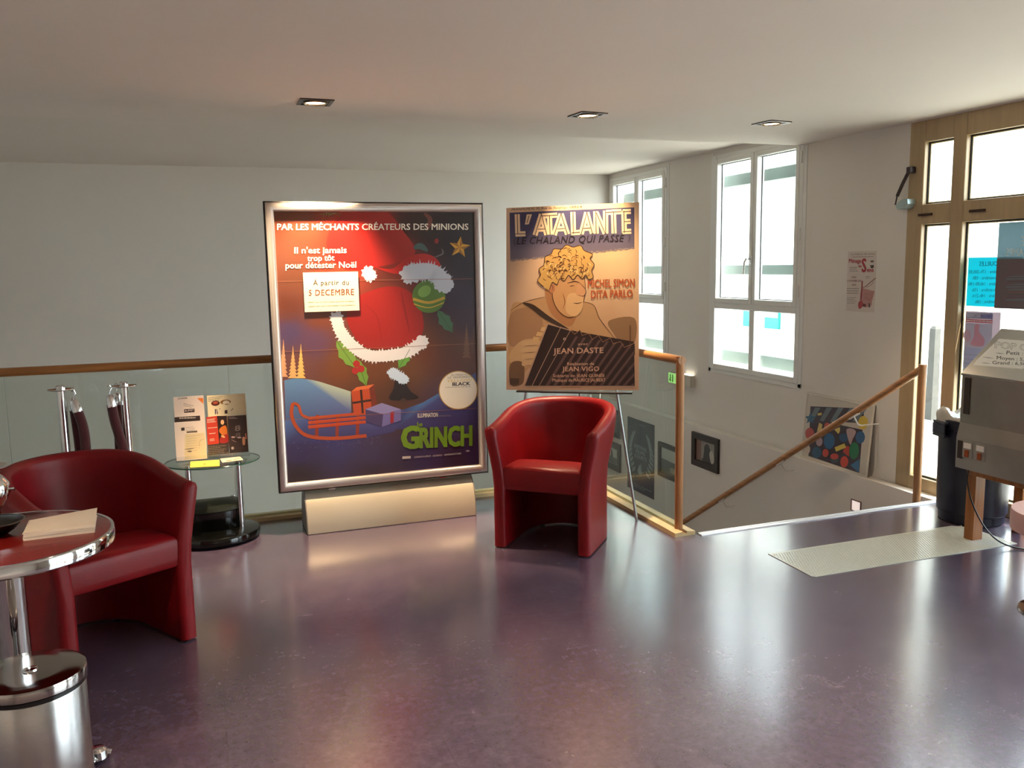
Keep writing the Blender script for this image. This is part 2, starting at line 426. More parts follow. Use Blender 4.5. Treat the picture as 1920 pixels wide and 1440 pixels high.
# stairs going down beside the windows
m = MB()
for i in range(16):
    y = YE + 0.27 * i; z = -0.17 * (i + 1)
    if z > -2.78: m.box(XB, XL, y, y + 0.27 + 0.02, max(-2.78, z - 0.19), z)
S(m.build('floor_stairs', M_FLOOR))
m = MB(); m.box(XB + 0.02, XL, YE - 0.035, YE + 0.006, -0.012, 0.006, 0.002); m.box(XB + 0.02, XL, YE - 0.008, YE + 0.008, -0.03, 0.009, 0.002)
S(m.build('trim_1', mat('white_metal_nosing', (224, 224, 226), 0.25, 0.3)))

# ---- windows
def window(n, Y):
    y0, y1, z0, z1 = Y; xf, xb = XW - 0.012, XW + 0.065
    m = MB()
    zb0, zb1 = 1.105, 1.165                                   # middle rail
    fw_ = 0.055
    m.box(xf, xb, y0, y0 + fw_, z0, z1, 0.006); m.box(xf, xb, y1 - fw_, y1, z0, z1, 0.006)
    m.box(xf, xb, y0 + fw_, y1 - fw_, z0, z0 + 0.05, 0.006); m.box(xf, xb, y0 + fw_, y1 - fw_, z1 - 0.05, z1, 0.006); m.box(xf, xb, y0 + fw_, y1 - fw_, zb0, zb1, 0.006)
    yc = (y0 + y1) / 2
    m.box(xf, xb, yc - 0.035, yc + 0.035, z0 + 0.05, zb0, 0.006)
    o = m.build('window_%d' % n, M_PVC); S(o)
    def leaf(ya, yb, za, zb, nm, prof):
        lm = MB(); t = 0.044
        x = xf - 0.008
        lm.box(x, xb - 0.01, ya, ya + t, za, zb, 0.007); lm.box(x, xb - 0.01, yb - t, yb, za, zb, 0.007)
        lm.box(x, xb - 0.01, ya + t, yb - t, za, za + t, 0.007); lm.box(x, xb - 0.01, ya + t, yb - t, zb - t, zb, 0.007)
        s = lm.build(nm, M_PVC, o)
        p = MB(); p.box(xb - 0.030, xb - 0.024, ya + t, yb - t, za + t, zb - t); p.build('pane', M_PANE, s)
        g = MB()
        for (a, b, c, d) in ((ya + t, ya + t + .006, za + t, zb - t), (yb - t - .006, yb - t, za + t, zb - t), (ya + t, yb - t, za + t, za + t + .006), (ya + t, yb - t, zb - t - .006, zb - t)):
            g.box(xb - 0.036, xb - 0.030, a, b, c, d)
        g.build('gasket', M_BLACK, s)
        return s
    a = leaf(y0 + 0.04, yc - 0.003, zb1 - 0.008, z1 - 0.04, 'sash', 0); b = leaf(yc + 0.003, y1 - 0.04, zb1 - 0.008, z1 - 0.04, 'sash', 0)
    p = MB(); p.box(xb - 0.030, xb - 0.024, y0 + 0.05, yc - 0.03, z0 + 0.045, zb0 + 0.005); p.build('pane', M_PANE, o)
    p = MB(); p.box(xb - 0.030, xb - 0.024, yc + 0.03, y1 - 0.05, z0 + 0.045, zb0 + 0.005); p.build('pane', M_PANE, o)
    h = MB(); hz = 1.53
    h.box(xf - 0.018, xf - 0.004, yc - 0.004, yc + 0.028, hz - 0.035, hz + 0.035, 0.004); h.tube([(xf - 0.014, yc + 0.012, hz + 0.01), (xf - 0.055, yc + 0.012, hz + 0.01)], 0.009)
    h.tube([(xf - 0.052, yc + 0.012, hz + 0.014), (xf - 0.055, yc + 0.035, hz - 0.02), (xf - 0.056, yc + 0.042, hz - 0.115)], [0.009, 0.009, 0.007])
    h.build('handle', M_CHROME, o, True)
    for hzz in (1.28, 1.72, 2.30):
        q = MB(); q.lathe([(0.008, -0.045), (0.010, -0.04), (0.010, 0.04), (0.008, 0.045)], (xf - 0.006, y0 + 0.018, hzz), 12); q.build('hinge', M_PVC, o, True)
    q = MB(); q.box(XW - 0.006, XW + 0.004, y0 - 0.035, y0 + 0.004, z0 - 0.03, z1 + 0.02, 0.002); q.box(XW - 0.006, XW + 0.004, y1 - 0.004, y1 + 0.035, z0 - 0.03, z1 + 0.02, 0.002)
    q.box(XW - 0.006, XW + 0.004, y0 - 0.035, y1 + 0.035, z0 - 0.035, z0 + 0.004, 0.002); q.build('cover_strip', M_PVC, o)
    # metal guard rails outside, each window its own set
    g = thing('window_guard_rail', 'grey metal guard rail bars outside the %s' % ('tall window nearest the glazed door' if n == 2 else 'far window behind the portrait poster'), 'railing', (4.60, (y0 + y1) / 2, 0.55))
    for zz, hh in ((2.241, 0.102), (1.446, 0.086), (0.657, 0.106)):
        q = MB(g.location); q.box(4.585, 4.615, y0 - 0.15, y1 + 0.45, zz - hh / 2, zz + hh / 2, 0.006); q.build('bar', M_GREYRAIL, g)
    for yy in (y0 - 0.14, y1 + 0.44):
        for zz in (0.657, 1.446, 2.241):
            q = MB(g.location); q.box(XW + 0.11, 4.586, yy - 0.02, yy + 0.02, zz - 0.04, zz + 0.04); q.build('bracket', M_GREYRAIL, g)
    return o
window(2, W2); window(1, W1)

# ---- glazed entrance door with transom, and an unseen glazed front added for side light
xf, xb = XW - 0.004, XW + 0.075
def glazed(n, y0, y1, mull, hinges):
    m = MB()
    for a, b in mull: m.box(xf, xb, a, b, 0.0, DR[3], 0.005)
    gaps = [(mull[i + 1][1], mull[i][0]) for i in range(len(mull) - 1)]
    for a, b in gaps:
        for c, d in ((0.0, 0.088), (1.735, 1.862), (2.25, DR[3])): m.box(xf + 0.002, xb, a, b, c, d, 0.004)
    m.box(XW + 0.003, xb, y0, y1, 0.0, 0.02)
    door = S(m.build('door_%d' % n, M_DOORWOOD))
    for a, b in gaps:
        for c, d in ((0.088, 1.735), (1.862, 2.25)):
            e = 0.013
            m = MB(); m.rect_frame(b - a, d - c, [(0, -0.012), (e, -0.012), (e, 0.012), (0, 0.012)], M=Matrix.Translation((xb - 0.028, b, c)) @ Matrix.Rotation(R(-90), 4, 'Z'))
            bead = m.build('glazing_bead', mat('cream_bead', (214, 198, 150), 0.4), door)
            m = MB(); m.rect_frame(b - a, d - c, [(0, -0.003), (0.007, -0.003), (0.007, 0.003), (0, 0.003)], M=Matrix.Translation((xb - 0.043, b, c)) @ Matrix.Rotation(R(-90), 4, 'Z')); m.build('gasket', M_BLACK, bead)
            m = MB(); m.box(xb - 0.031, xb - 0.025, a + 0.012, b - 0.012, c + 0.012, d - 0.012); m.build('pane', M_PANE, door)
    for a in hinges:
        m = MB(); m.box(xf - 0.012, xf + 0.002, a - 0.055, a + 0.055, 1.788, 1.804, 0.003); m.build('hinge', mat('brown_bronze', (70, 50, 44), 0.4, 0.5), door)
    return door
door = glazed(1, DR[0], DR[1], [(DR[1] - 0.125, DR[1]), (4.088, 4.186), (3.192, 3.30), (2.305, 2.40), (DR[0], DR[0] + 0.125)], (4.375, 3.98))
glazed(2, D2[0], D2[1], [(D2[1] - 0.125, D2[1]), (0.62, 0.72), (-0.36, -0.26), (D2[0], D2[0] + 0.125)], ())  # out of view, put in to throw more daylight on the armchair
m = MB(); m.tube([(xf - 0.03, 4.50, 2.08), (xf - 0.045, 4.535, 2.0), (xf - 0.055, 4.565, 1.925), (xf - 0.0553, 4.566, 1.922), (xf - 0.058, 4.575, 1.87)], [0.011, 0.011, 0.011, 0.005, 0.005], 10)
m.build('gas_strut', mat('dark_strut', (66, 56, 58), 0.4, 0.4), door, True)
m = MB(); m.box(xf - 0.05, xf, 4.47, 4.505, 2.065, 2.105, 0.005); m.build('strut_mount', mat('dark_strut', (66, 56, 58), 0.4, 0.4), door)
m = MB(); m.prism([(4.57, 1.862), (4.555, 1.84), (4.49, 1.842), (4.465, 1.87), (4.47, 1.90), (4.50, 1.905), (4.545, 1.888)], 0, xf - 0.062, xf + 0.002); m.build('strut_bracket', mat('pale_bracket', (170, 190, 190), 0.35, 0.3), door)

# ---- outside: paving, house over the street, post
m = MB(); m.box(XW + 0.22, 40, -30, 45, -0.45, -0.12); S(m.build('floor_outside', M_PAVE))
fac = thing('building', 'pale rendered house across the street seen bright through the windows', 'building', (13.2, 26, -0.12))
m = MB(fac.location); m.box(13.2, 14.0, 11.5, 42, -0.12, 8.2); m.build('wall', M_FACADE, fac)
for (a, b, c, d) in ((18.35, 18.9, -0.12, 0.42), (17.45, 18.0, -0.12, 0.3)):
    m = MB(fac.location); m.box(13.13, 13.2, a, b, c, d, 0.01); sh = m.build('shutter', M_TURQ, fac)
    m = MB(fac.location); m.box(13.11, 13.13, a, b, d - 0.16, d, 0.004); m.build('shutter_header', M_GREYRAIL, sh)
m = MB(fac.location); m.box(12.9, 14.2, 11.4, 42, 8.2, 8.4); m.build('roof_edge', M_CONC, fac)
fa2 = thing('garden_wall', 'low pale boundary wall across the street behind the glazed door', 'wall', (13.2, -2, -0.12))
m = MB(fa2.location); m.box(13.2, 13.6, -14, 11.3, -0.12, 0.9); m.build('wall', M_FACADE, fa2)
m = MB(fa2.location); m.box(13.15, 13.65, -14, 11.3, 0.9, 0.98, 0.01); m.build('coping', M_CONC, fa2)
po = thing('street_post', 'grey weathered concrete post standing outside the narrow door pane', 'post', (7.0, 6.77, -0.12))
m = MB(); m.loft([[(-.045, -.045, 0), (.045, -.045, 0), (.045, .045, 0), (-.045, .045, 0)], [(-.036, -.036, .93), (.036, -.036, .93), (.036, .036, .93), (-.036, .036, .93)], [(-.02, -.02, .96), (.02, -.02, .96), (.02, .02, .96), (-.02, .02, .96)]])
m.build('shaft', M_CONC, po)

# ================================================================= CEILING SPOTS
def spot_fixture(x, y, rz, label, aim, power, size, first=[None]):
    if first[0] is None:
        t = thing('ceiling_spotlight', label, 'light', (x, y, ZC), rz, 'recessed ceiling spotlights')
        m = MB(); s = 0.088
        for a, b, c, d in ((-s, s, -s, -s + .02), (-s, s, s - .02, s), (-s, -s + .02, -s + .02, s - .02), (s - .02, s, -s + .02, s - .02)): m.box(a, b, c, d, -0.006, 0.0, 0.001)
        m.build('bezel', mat('bronze_bezel', (58, 44, 36), 0.3, 0.6), t)
        m = MB(); m.box(-s + .02, s - .02, -s + .02, s - .02, -0.0015, 0.0); m.build('housing', mat('lamp_housing', (60, 48, 40), 0.4, 0.5), t)
        m = MB(); m.lathe([(0.062, -0.002), (0.064, -0.008), (0.058, -0.012), (0.054, -0.006), (0.054, -0.002)], n=36, caps=False); m.build('gimbal_ring', mat('lamp_ring', (150, 132, 110), 0.2, 0.9), t, True)
        m = MB(); m.lathe([(0.053, -0.0035), (0.040, -0.006), (0.012, -0.0075)], n=36); m.build('lens', M_LENS, t, True)
        first[0] = t
    else:
        t = copy_tree(first[0]); t.location = (x, y, ZC); t.rotation_euler.z = rz; t['label'] = label
    ld = bpy.data.lights.new('spot_lamp', 'SPOT'); lo = bpy.data.objects.new('spot_lamp', ld); COL.objects.link(lo)
    ld.energy = power; ld.spot_size = R(size); ld.spot_blend = 0.75; ld.shadow_soft_size = 0.035; ld.color = (1.0, 0.74, 0.46)
    lo.location = (x, y, ZC - 0.02); lo.rotation_euler = (Vector(aim) - Vector(lo.location)).to_track_quat('-Z', 'Y').to_euler()
    return t
spot_fixture(0.645, 4.78, 0, 'square recessed ceiling spotlight shining above the tall framed poster', (0.66, 4.90, 0.0), 310, 64)
spot_fixture(2.22, 4.78, R(4), 'square recessed ceiling spotlight above the portrait poster on the easel', (2.16, 4.72, 0.0), 190, 58)
spot_fixture(3.50, 4.77, R(8), 'square recessed ceiling spotlight nearest the windows', (3.40, 4.2, 0.0), 30, 80)
spot_fixture(1.10, 1.85, 0, 'square recessed ceiling spotlight over the middle of the room', (1.05, 2.05, 0.0), 150, 90)
spot_fixture(-1.3, 1.85, 0, 'unseen square recessed ceiling spotlight added over the left of the room', (-1.3, 1.85, 0.0), 90, 110)  # this and the next two: unseen, added to lift ceiling and left wall
spot_fixture(1.10, -0.9, 0, 'unseen square recessed ceiling spotlight added over the back of the room', (1.10, -0.9, 0.0), 200, 120)
spot_fixture(-1.3, -0.9, 0, 'unseen square recessed ceiling spotlight added over the back left of the room', (-1.3, -0.9, 0.0), 200, 120)

bl_ = thing('fill_lamp', 'unseen round bulkhead lamp added below the landing to brighten the lower stair wall', 'light', (0.8, 5.45, -1.15))  # made-up fill light, hidden below the landing edge
m = MB(); m.lathe([(0.14, 0.0), (0.14, 0.03), (0.11, 0.05)], n=32, M=Matrix.Rotation(R(-90), 4, 'X')); m.build('housing', M_BODYW, bl_, True)
m = MB(); m.lathe([(0.105, 0.048), (0.09, 0.075), (0.04, 0.09)], n=32, M=Matrix.Rotation(R(-90), 4, 'X')); m.build('diffuser', M_LENS, bl_, True)
pl_ = bpy.data.lights.new('fill_lamp_bulb', 'POINT'); po_ = bpy.data.objects.new('fill_lamp_bulb', pl_); COL.objects.link(po_); po_.location = (0.8, 5.66, -1.15); pl_.energy = 12; pl_.color = (1.0, 0.84, 0.66); pl_.shadow_soft_size = 0.1

# ================================================================= GLASS BALUSTRADE
RZ = 0.985
B0 = (2.49, 4.155, 0.0)
bal = thing('glass_balustrade', 'glass balustrade with honey wood handrail round the stairwell', 'railing', (2.485, 5.37, 0))
def bal_part(m, name, mt, smooth=False): return m.build(name, mt, bal, smooth)
m = MB(bal.location); m.prism([(5.32, 0), (5.45, 0), (5.45, 0.022), (5.395, 0.026), (5.39, 0.014), (5.35, 0.014), (5.345, 0.026), (5.322, 0.022)], 0, -3.19, 2.42)
m.prism([(2.42, 0), (2.55, 0), (2.55, 0.022), (2.50, 0.026), (2.495, 0.014), (2.475, 0.014), (2.470, 0.026), (2.422, 0.022)], 1, 4.085, 5.45)
bal_part(m, 'base_strip', M_STRIP)
joints = [-3.19, -1.03, 0.139, 1.30, 2.475]
for a, b in zip(joints, joints[1:]):
    m = MB(bal.location); m.box(a + 0.003, b - 0.003, 5.365, 5.375, 0.014, RZ - 0.015); p = bal_part(m, 'glass_panel', M_BALU)
    m = MB(bal.location); m.box(a, a + 0.0028, 5.364, 5.376, 0.03, RZ - 0.015); m.build('edge', mat('pale_glass_edge', (196, 206, 196), 0.2), p)
m = MB(bal.location); m.box(2.48, 2.49, 4.185, 5.36, 0.014, RZ - 0.015); bal_part(m, 'glass_panel', M_BALU)
m = MB(bal.location); m.tube([(-3.19, 5.37, RZ), (2.485, 5.37, RZ)], 0.0245, 18); bal_part(m, 'handrail', M_RAILW, True)
m = MB(bal.location); m.tube([(2.485, 5.394, RZ), (2.485, 4.133, RZ)], 0.0245, 18); bal_part(m, 'handrail', M_RAILY, True)
m = MB(bal.location); m.tube([(2.485, 4.155, 0.022), (2.485, 4.155, RZ + 0.02)], 0.0235, 18); bal_part(m, 'post', M_RAILV, True)

# ---- handrail going down the stairs
hr = thing('stair_handrail', 'sloping wooden handrail running down the right wall of the stairs', 'handrail', (4.19, 4.13, -0.17))
top = Vector((4.19, 4.135, 0.845)); d = Vector((0, 1, -0.632))
m = MB(hr.location); m.tube([top, top + d * 4.3], 0.0235, 16); m.build('rail', M_RAILY, hr, True)
m = MB(hr.location); m.tube([(4.19, 4.135, -0.17), (4.19, 4.135, 0.87)], [0.0235, 0.0235], 16); m.build('post', M_RAILV, hr, True)
for k in (0.58, 1.36, 2.15, 2.95):
    c = top + d * k
    m = MB(hr.location); w = XW if c.z > 0.3 else XL
    m.tube([c + Vector((0, 0, -0.028)), c + Vector((0.035, -0.004, -0.085)), c + Vector((0.06, -0.005, -0.095)), (w, c.y - 0.005, c.z - 0.095)], 0.0055, 8)
    m.box(-0.012, 0.012, -0.05, 0.05, -0.004, 0.002, M=Matrix.Translation(c + Vector((0, 0, -0.026))) @ Matrix.Rotation(math.atan(-0.632), 4, 'X'))
    m.build('bracket', mat('white_bracket', (226, 222, 214), 0.4), hr, True)

# ================================================================= ARMCHAIRS
def armchair():
    t = thing('armchair', '', 'armchair', (0, 0, 0), 0, 'red tub armchairs')
    a, yf, yb, th = 0.270, -0.30, 0.30, 0.066
    base = []
    for i in range(8): base.append((Vector((-a, yf + (0.0 - yf) * i / 8, 0)), Vector((-1, 0, 0))))
    for i in range(33):
        q = math.pi * (1 - i / 32); p = Vector((a * math.cos(q), yb * math.sin(q), 0)); n = Vector((math.cos(q) / a, math.sin(q) / yb, 0)).normalized(); base.append((p, n))
    for i in range(1, 9): base.append((Vector((a, 0 + yf * i / 8, 0)), Vector((1, 0, 0))))
    sm = lambda x: max(0, min(1, x)) ** 2 * (3 - 2 * max(0, min(1, x)))
    def topz(y): return 0.660 + 0.088 * sm((y - yf) / 0.54)
    def flare(z): return 0.052 * sm((z - 0.34) / 0.36) * 1.0
    zb = 0.008
    loops = []
    N = len(base)
    for i, (p, n) in enumerate(base):
        h = topz(p.y); L = []
        lv = [zb, 0.10, 0.22, 0.34, 0.42, 0.50, 0.58, h - 0.045, h - 0.022]
        for z in lv: L.append(p + n * flare(z) + Vector((0, 0, z)))
        f = flare(h)
        for (o, dz) in ((-0.006, -0.007), (-0.02, 0.001), (-th / 2, 0.006), (-th + 0.02, 0.001), (-th + 0.006, -0.007)): L.append(p + n * (f + o) + Vector((0, 0, h + dz)))
        for z in reversed(lv): L.append(p + n * (flare(z) - th) + Vector((0, 0, z)))
        loops.append(L)
    def rounded_end(L, sgn):
        out = []
        for (ins, dy) in ((0.020, 0.0), (0.006, 0.006), (0.0, 0.018)):
            cx = [v for v in L]; n = len(L); half = n // 2; R_ = []
            for k, v in enumerate(L):
                w = L[n - 1 - k]; dirv = Vector((w.x - v.x, 0, 0)); dl = dirv.length or 1; mv = min(ins, dl * 0.45)
                z = v.z - (ins * 0.8 if 9 <= k <= 13 else 0)
                R_.append(Vector((v.x + dirv.x / dl * mv, v.y + dy, z)))
            out.append(R_)
        return out if sgn > 0 else out[::-1]
    e0 = rounded_end(loops[0], 1); e1 = rounded_end(loops[-1], -1)
    loops = e0 + loops[1:-1] + e1
    m = MB(); m.loft(loops, caps=True, closed=True)
    m.build('shell', M_LEATHER, t, True, 50)
    inner = [p - n * (th - 0.004) for p, n in base]
    cen = Vector((0, -0.02, 0)); loops = []
    inner[0].y = inner[-1].y = yf + 0.012
    for z, s, cr in ((0.325, 0.97, 0), (0.332, 0.995, 0), (0.36, 1.0, 0), (0.41, 1.0, 0), (0.435, 0.985, 0), (0.449, 0.95, 0), (0.456, 0.88, 0), (0.461, 0.6, 0), (0.464, 0.25, 0)):
        loops.append([Vector((cen.x + (q.x + flare(z) * (1 if q.x > 0 else -1) * min(1, abs(q.x) / .1) - cen.x) * s, cen.y + (q.y - cen.y) * s, z - (0.07 * sm((q.y * s + 0.16) / 0.4) if z > 0.42 else 0))) for q in inner])
    m = MB(); m.loft(loops); m.build('seat', M_LEATHER, t, True, 60)
    for (x, y) in ((-0.22, -0.27), (0.22, -0.27), (-0.16, 0.18), (0.16, 0.18)):
        m = MB(); m.lathe([(0.014, 0.0), (0.016, 0.003), (0.016, 0.02)], (x, y, 0), 12); m.build('glide', M_BLACK, t)
    return t
c2 = armchair(); c2.location = (1.83, 4.355, 0); c2.rotation_euler.z = R(-41.7)
c2['label'] = 'red leatherette tub armchair standing in front of the easel'
c1 = copy_tree(c2); c1.location = (-0.470, 3.80, 0); c1.rotation_euler.z = R(30.9)
c1['label'] = 'red leatherette tub armchair at the left behind the round red table'

# ================================================================= ROUND RED TABLE AND WHAT STANDS ON IT
TB = (-0.59, 2.89, 0.0)
t = thing('bistro_table', 'round red cafe table with chrome rim and column at the left edge', 'table', TB)
m = MB(); m.lathe([(0.05, 0.700), (0.288, 0.700), (0.290, 0.702), (0.290, 0.7295), (0.288, 0.730)], n=72); m.build('tabletop', M_LAMI, t, True)
m = MB(); m.lathe([(0.289, 0.694), (0.299, 0.694), (0.302, 0.698), (0.302, 0.728), (0.299, 0.7325), (0.2895, 0.7325), (0.2895, 0.700)], n=72, caps=False); m.build('rim', M_CHROME, t, True)
m = MB(); m.lathe([(0.041, 0.02), (0.041, 0.66), (0.055, 0.70)], n=28); m.build('column', M_CHROME, t, True)
for k in range(4):
    q = R(-12 + 90 * k); m = MB(); m.tube([(0.03 * math.cos(q), 0.03 * math.sin(q), 0.05), (0.16 * math.cos(q), 0.16 * math.sin(q), 0.035), (0.25 * math.cos(q), 0.25 * math.sin(q), 0.014)], [0.02, 0.016, 0.012], 10); m.build('foot', M_CHROME, t, True)

m = MB(); off = Vector((-0.44, 2.92, 0.730)); 
tl, tr, br, bl = Vector((-0.538, 2.984, 0)), Vector((-0.354, 3.030, 0)), Vector((-0.342, 2.852, 0)), Vector((-0.533, 2.842, 0))
for i in range(9):
    j = [Vector((random.uniform(-.0025, .0025), random.uniform(-.0025, .0025), 0)) for _ in range(4)]
    z = 0.7302 + i * 0.0027
    lo = [p + q + Vector((0, 0, z)) for p, q in zip((bl, br, tr, tl), j)]; hi = [p + Vector((0, 0, 0.0026)) for p in lo]
    if i == 8: hi[2] += Vector((0.004, 0.004, 0.006))
    m.loft([lo, hi])
m.off = off
o = m.build('leaflet_stack', M_PAPER); o.location = off
tag(o, 'stack of cream paper leaflets lying on the round red table', 'papers')
bo = thing('bowl', 'small black bowl on the round red table at the left edge', 'bowl', (-0.625, 2.945, 0.7302))
m = MB(); m.lathe([(0.03, 0.0), (0.034, 0.002), (0.055, 0.018), (0.078, 0.042), (0.081, 0.043), (0.077, 0.040), (0.052, 0.014), (0.02, 0.007)], n=40); m.build('body', M_BLACK, bo, True)
m = MB(); m.lathe([(0.0812, 0.0412), (0.0822, 0.043), (0.079, 0.0445), (0.077, 0.043)], n=40, caps=False); m.build('rim', mat('grey_rim', (90, 80, 74), 0.3, 0.6), bo, True)
pt = thing('chrome_pot', 'polished chrome pot with flared rim at the left edge of the red table', 'pot', (-0.665, 3.06, 0.7302))
m = MB(); m.lathe([(0.035, 0.0), (0.042, 0.004), (0.036, 0.02), (0.034, 0.05), (0.055, 0.075), (0.068, 0.105), (0.066, 0.135), (0.048, 0.158), (0.030, 0.168)], n=36); m.build('body', M_CHROME, pt, True)
m = MB(); m.lathe([(0.030, 0.167), (0.045, 0.176), (0.070, 0.186), (0.073, 0.190), (0.066, 0.192), (0.03, 0.178)], n=36); m.build('flared_rim', M_CHROME, pt, True)
m = MB(); m.tube([(0.062, 0, 0.112), (0.074, 0, 0.113), (0.080, 0, 0.113)], [0.005, 0.004, 0.006], 10); m.build('knob', M_CHROME, pt, True)

# ---- pedal bin
pb = thing('pedal_bin', 'round stainless steel pedal bin in front of the round red table', 'bin', (-0.505, 2.615, 0), R(58))
m = MB(); m.lathe([(0.136, 0.025), (0.138, 0.03), (0.138, 0.372), (0.136, 0.376)], n=64); m.build('body', M_STEEL, pb, True)
m = MB(); m.lathe([(0.139, 0.0), (0.141, 0.004), (0.141, 0.026), (0.137, 0.028)], n=64); m.build('base_ring', M_BLACK, pb, True)
m = MB(); m.lathe([(0.138, 0.375), (0.1405, 0.378), (0.1405, 0.388), (0.136, 0.39)], n=64); m.build('rim_band', M_BLACK, pb, True)
m = MB(); m.lathe([(0.141, 0.390), (0.1435, 0.392), (0.1435, 0.412), (0.141, 0.419), (0.132, 0.422), (0.08, 0.421), (0.02, 0.4208)], n=64); m.build('lid', mat('polished_dark_steel', (0.42, 0.38, 0.36), 0.12, 1.0), pb, True)
m = MB(); m.lathe([(0.02, 0.421), (0.018, 0.426), (0.008, 0.428)], (0, 0, 0), 20); m.build('knob', M_CHROME, pb, True)
m = MB(); m.box(0.13, 0.225, -0.018, 0.018, 0.024, 0.032, 0.003); m.lathe([(0.020, -0.014), (0.029, -0.008), (0.027, 0.016), (0.019, 0.024), (0.008, 0.025)], (0.232, 0, 0.03), 24); m.build('pedal', M_CHROME, pb, True)
m = MB(); m.box(-0.02, 0.02, 0.138, 0.158, 0.34, 0.405, 0.006); m.build('hinge', M_BLACK, pb)

# ================================================================= STANCHIONS WITH VELVET ROPES
def stanchion():
    t = thing('stanchion', '', 'barrier post', (0, 0, 0), 0, 'chrome barrier posts')
    m = MB(); m.lathe([(0.14, 0.0), (0.14, 0.008), (0.115, 0.02), (0.05, 0.034), (0.026, 0.05)], n=48); m.build('base', M_CHROME, t, True)
    m = MB(); m.lathe([(0.0215, 0.045), (0.0215, 0.918)], n=28); m.build('post', M_CHROME, t, True)
    m = MB(); m.lathe([(0.022, 0.912), (0.062, 0.915), (0.063, 0.918), (0.062, 0.921), (0.022, 0.923)], n=36); m.build('hook_plate', M_CHROME, t, True)
    m = MB(); m.lathe([(0.024, 0.922), (0.0245, 0.934), (0.019, 0.939), (0.006, 0.940)], n=24); m.build('cap', M_CHROME, t, True)
    return t
s1 = stanchion(); s1.location = (-0.702, 5.0, 0); s1['label'] = 'chrome barrier post on the left behind the red armchair'
s2 = copy_tree(s1); s2.location = (-0.400, 5.0, 0); s2['label'] = 'chrome barrier post on the right behind the red armchair, beside the glass side table'
def rope(P, pts, label):
    t = thing('velvet_rope', label, 'rope', P, 0, 'burgundy velvet barrier ropes')
    pts = [Vector(p) for p in pts]
    def end(p, q):
        dd = (q - p).normalized(); rotm = Matrix.Translation(p) @ dd.to_track_quat('Z', 'Y').to_matrix().to_4x4()
        m = MB(); m.lathe([(0.006, 0.0), (0.015, 0.004), (0.020, 0.014), (0.0262, 0.05), (0.0262, 0.066)], n=24, M=rotm); return m.build('end_cap', M_CHROME, t, True)
    c = [Vector(q) for q in [tuple(x) for x in pts]]
    def sp(P):
        out = []
        n = len(P)
        for i in range(n - 1):
            a, b, cc, d2 = P[max(0, i - 1)], P[i], P[i + 1], P[min(n - 1, i + 2)]
            for s in range(8):
                u = s / 8; out.append(0.5 * (2 * b + (cc - a) * u + (2 * a - 5 * b + 4 * cc - d2) * u * u + (3 * b - a - 3 * cc + d2) * u ** 3))
        return out + [P[-1]]
    q = sp(c)
    m = MB(); m.tube(q, 0.025, 18); m.build('rope', M_VELVET, t, True)
    end(q[0] + (q[0] - q[1]).normalized() * 0.064, q[1]); end(q[-1] + (q[-1] - q[-2]).normalized() * 0.064, q[-2])
    for e, f in ((q[0], q[1]), (q[-1], q[-2])):
        k = e + (e - f).normalized() * 0.064
        h = MB(); h.tube([k, k + Vector((0.004, 0, 0.018)), k + Vector((0.012, 0, 0.034)), k + Vector((0.004, 0, 0.05)), k + Vector((-0.008, 0, 0.044))], 0.0028, 8); h.build('hook', M_CHROME, t, True)
    return t
rope((-0.64, 4.99, 0), [(0.012, -0.01, 0.80), (0.030, -0.012, 0.72), (0.036, -0.014, 0.62), (0.03, -0.012, 0.48), (0.012, -0.004, 0.30), (0.0, 0.03, 0.17), (-0.005, 0.07, 0.2), (-0.005, 0.075, 0.4), (-0.005, 0.072, 0.62), (-0.012, 0.062, 0.80)], 'burgundy velvet rope hanging from the left chrome barrier post')
rope((-0.458, 4.99, 0), [(-0.006, -0.012, 0.815), (0.004, -0.012, 0.73), (0.03, -0.014, 0.60), (0.058, -0.05, 0.46), (0.062, -0.07, 0.30), (0.05, -0.09, 0.14), (0.02, 0.0, 0.07), (0.0, 0.07, 0.14), (0.002, 0.08, 0.4), (0.01, 0.072, 0.62), (0.014, 0.064, 0.815)], 'burgundy velvet rope hanging from the right chrome barrier post')

# ================================================================= GLASS SIDE TABLE WITH LEAFLETS
GX, GY = 0.022, 5.13
gt = thing('side_table', 'small oval glass side table with chrome legs by the balustrade', 'table', (GX, GY, 0))
m = MB(); m.lathe([(0.252, 0.440), (0.2575, 0.442), (0.2575, 0.446), (0.252, 0.448)], n=72, sy=0.83); m.build('glass_top', M_GTOP, gt, True)
m = MB(); m.lathe([(0.2570, 0.4405), (0.2590, 0.442), (0.2590, 0.446), (0.2570, 0.4475)], n=72, sy=0.83, caps=False); m.build('glass_edge', M_GEDGE, gt, True)
m = MB(); m.lathe([(0.235, 0.012), (0.247, 0.018), (0.250, 0.040), (0.244, 0.052), (0.235, 0.055)], (-0.012, -0.045, 0), n=64, sy=0.92); m.build('base', M_BLACKG, gt, True)
for (x, y) in ((-0.135, -0.045), (0.135, -0.045)):
    m = MB(); m.lathe([(0.017, 0.05), (0.017, 0.437), (0.024, 0.440)], (x, y, 0), 24); m.build('leg', M_CHROME, gt, True)
for (x, y) in ((-0.17, -0.1), (0.17, -0.1), (-0.14, 0.07), (0.14, 0.07)):
    m = MB(); m.lathe([(0.022, -0.01), (0.024, 0.0), (0.022, 0.01)], (0, 0, 0), 20, M=Matrix.Translation((x, y, 0.024)) @ Matrix.Rotation(R(90), 4, 'X')); m.build('caster', M_BLACK, gt, True)
bx = thing('black_box', 'rounded black plastic box standing on the base of the glass side table', 'box', (GX - 0.015, GY + 0.02, 0.0555))
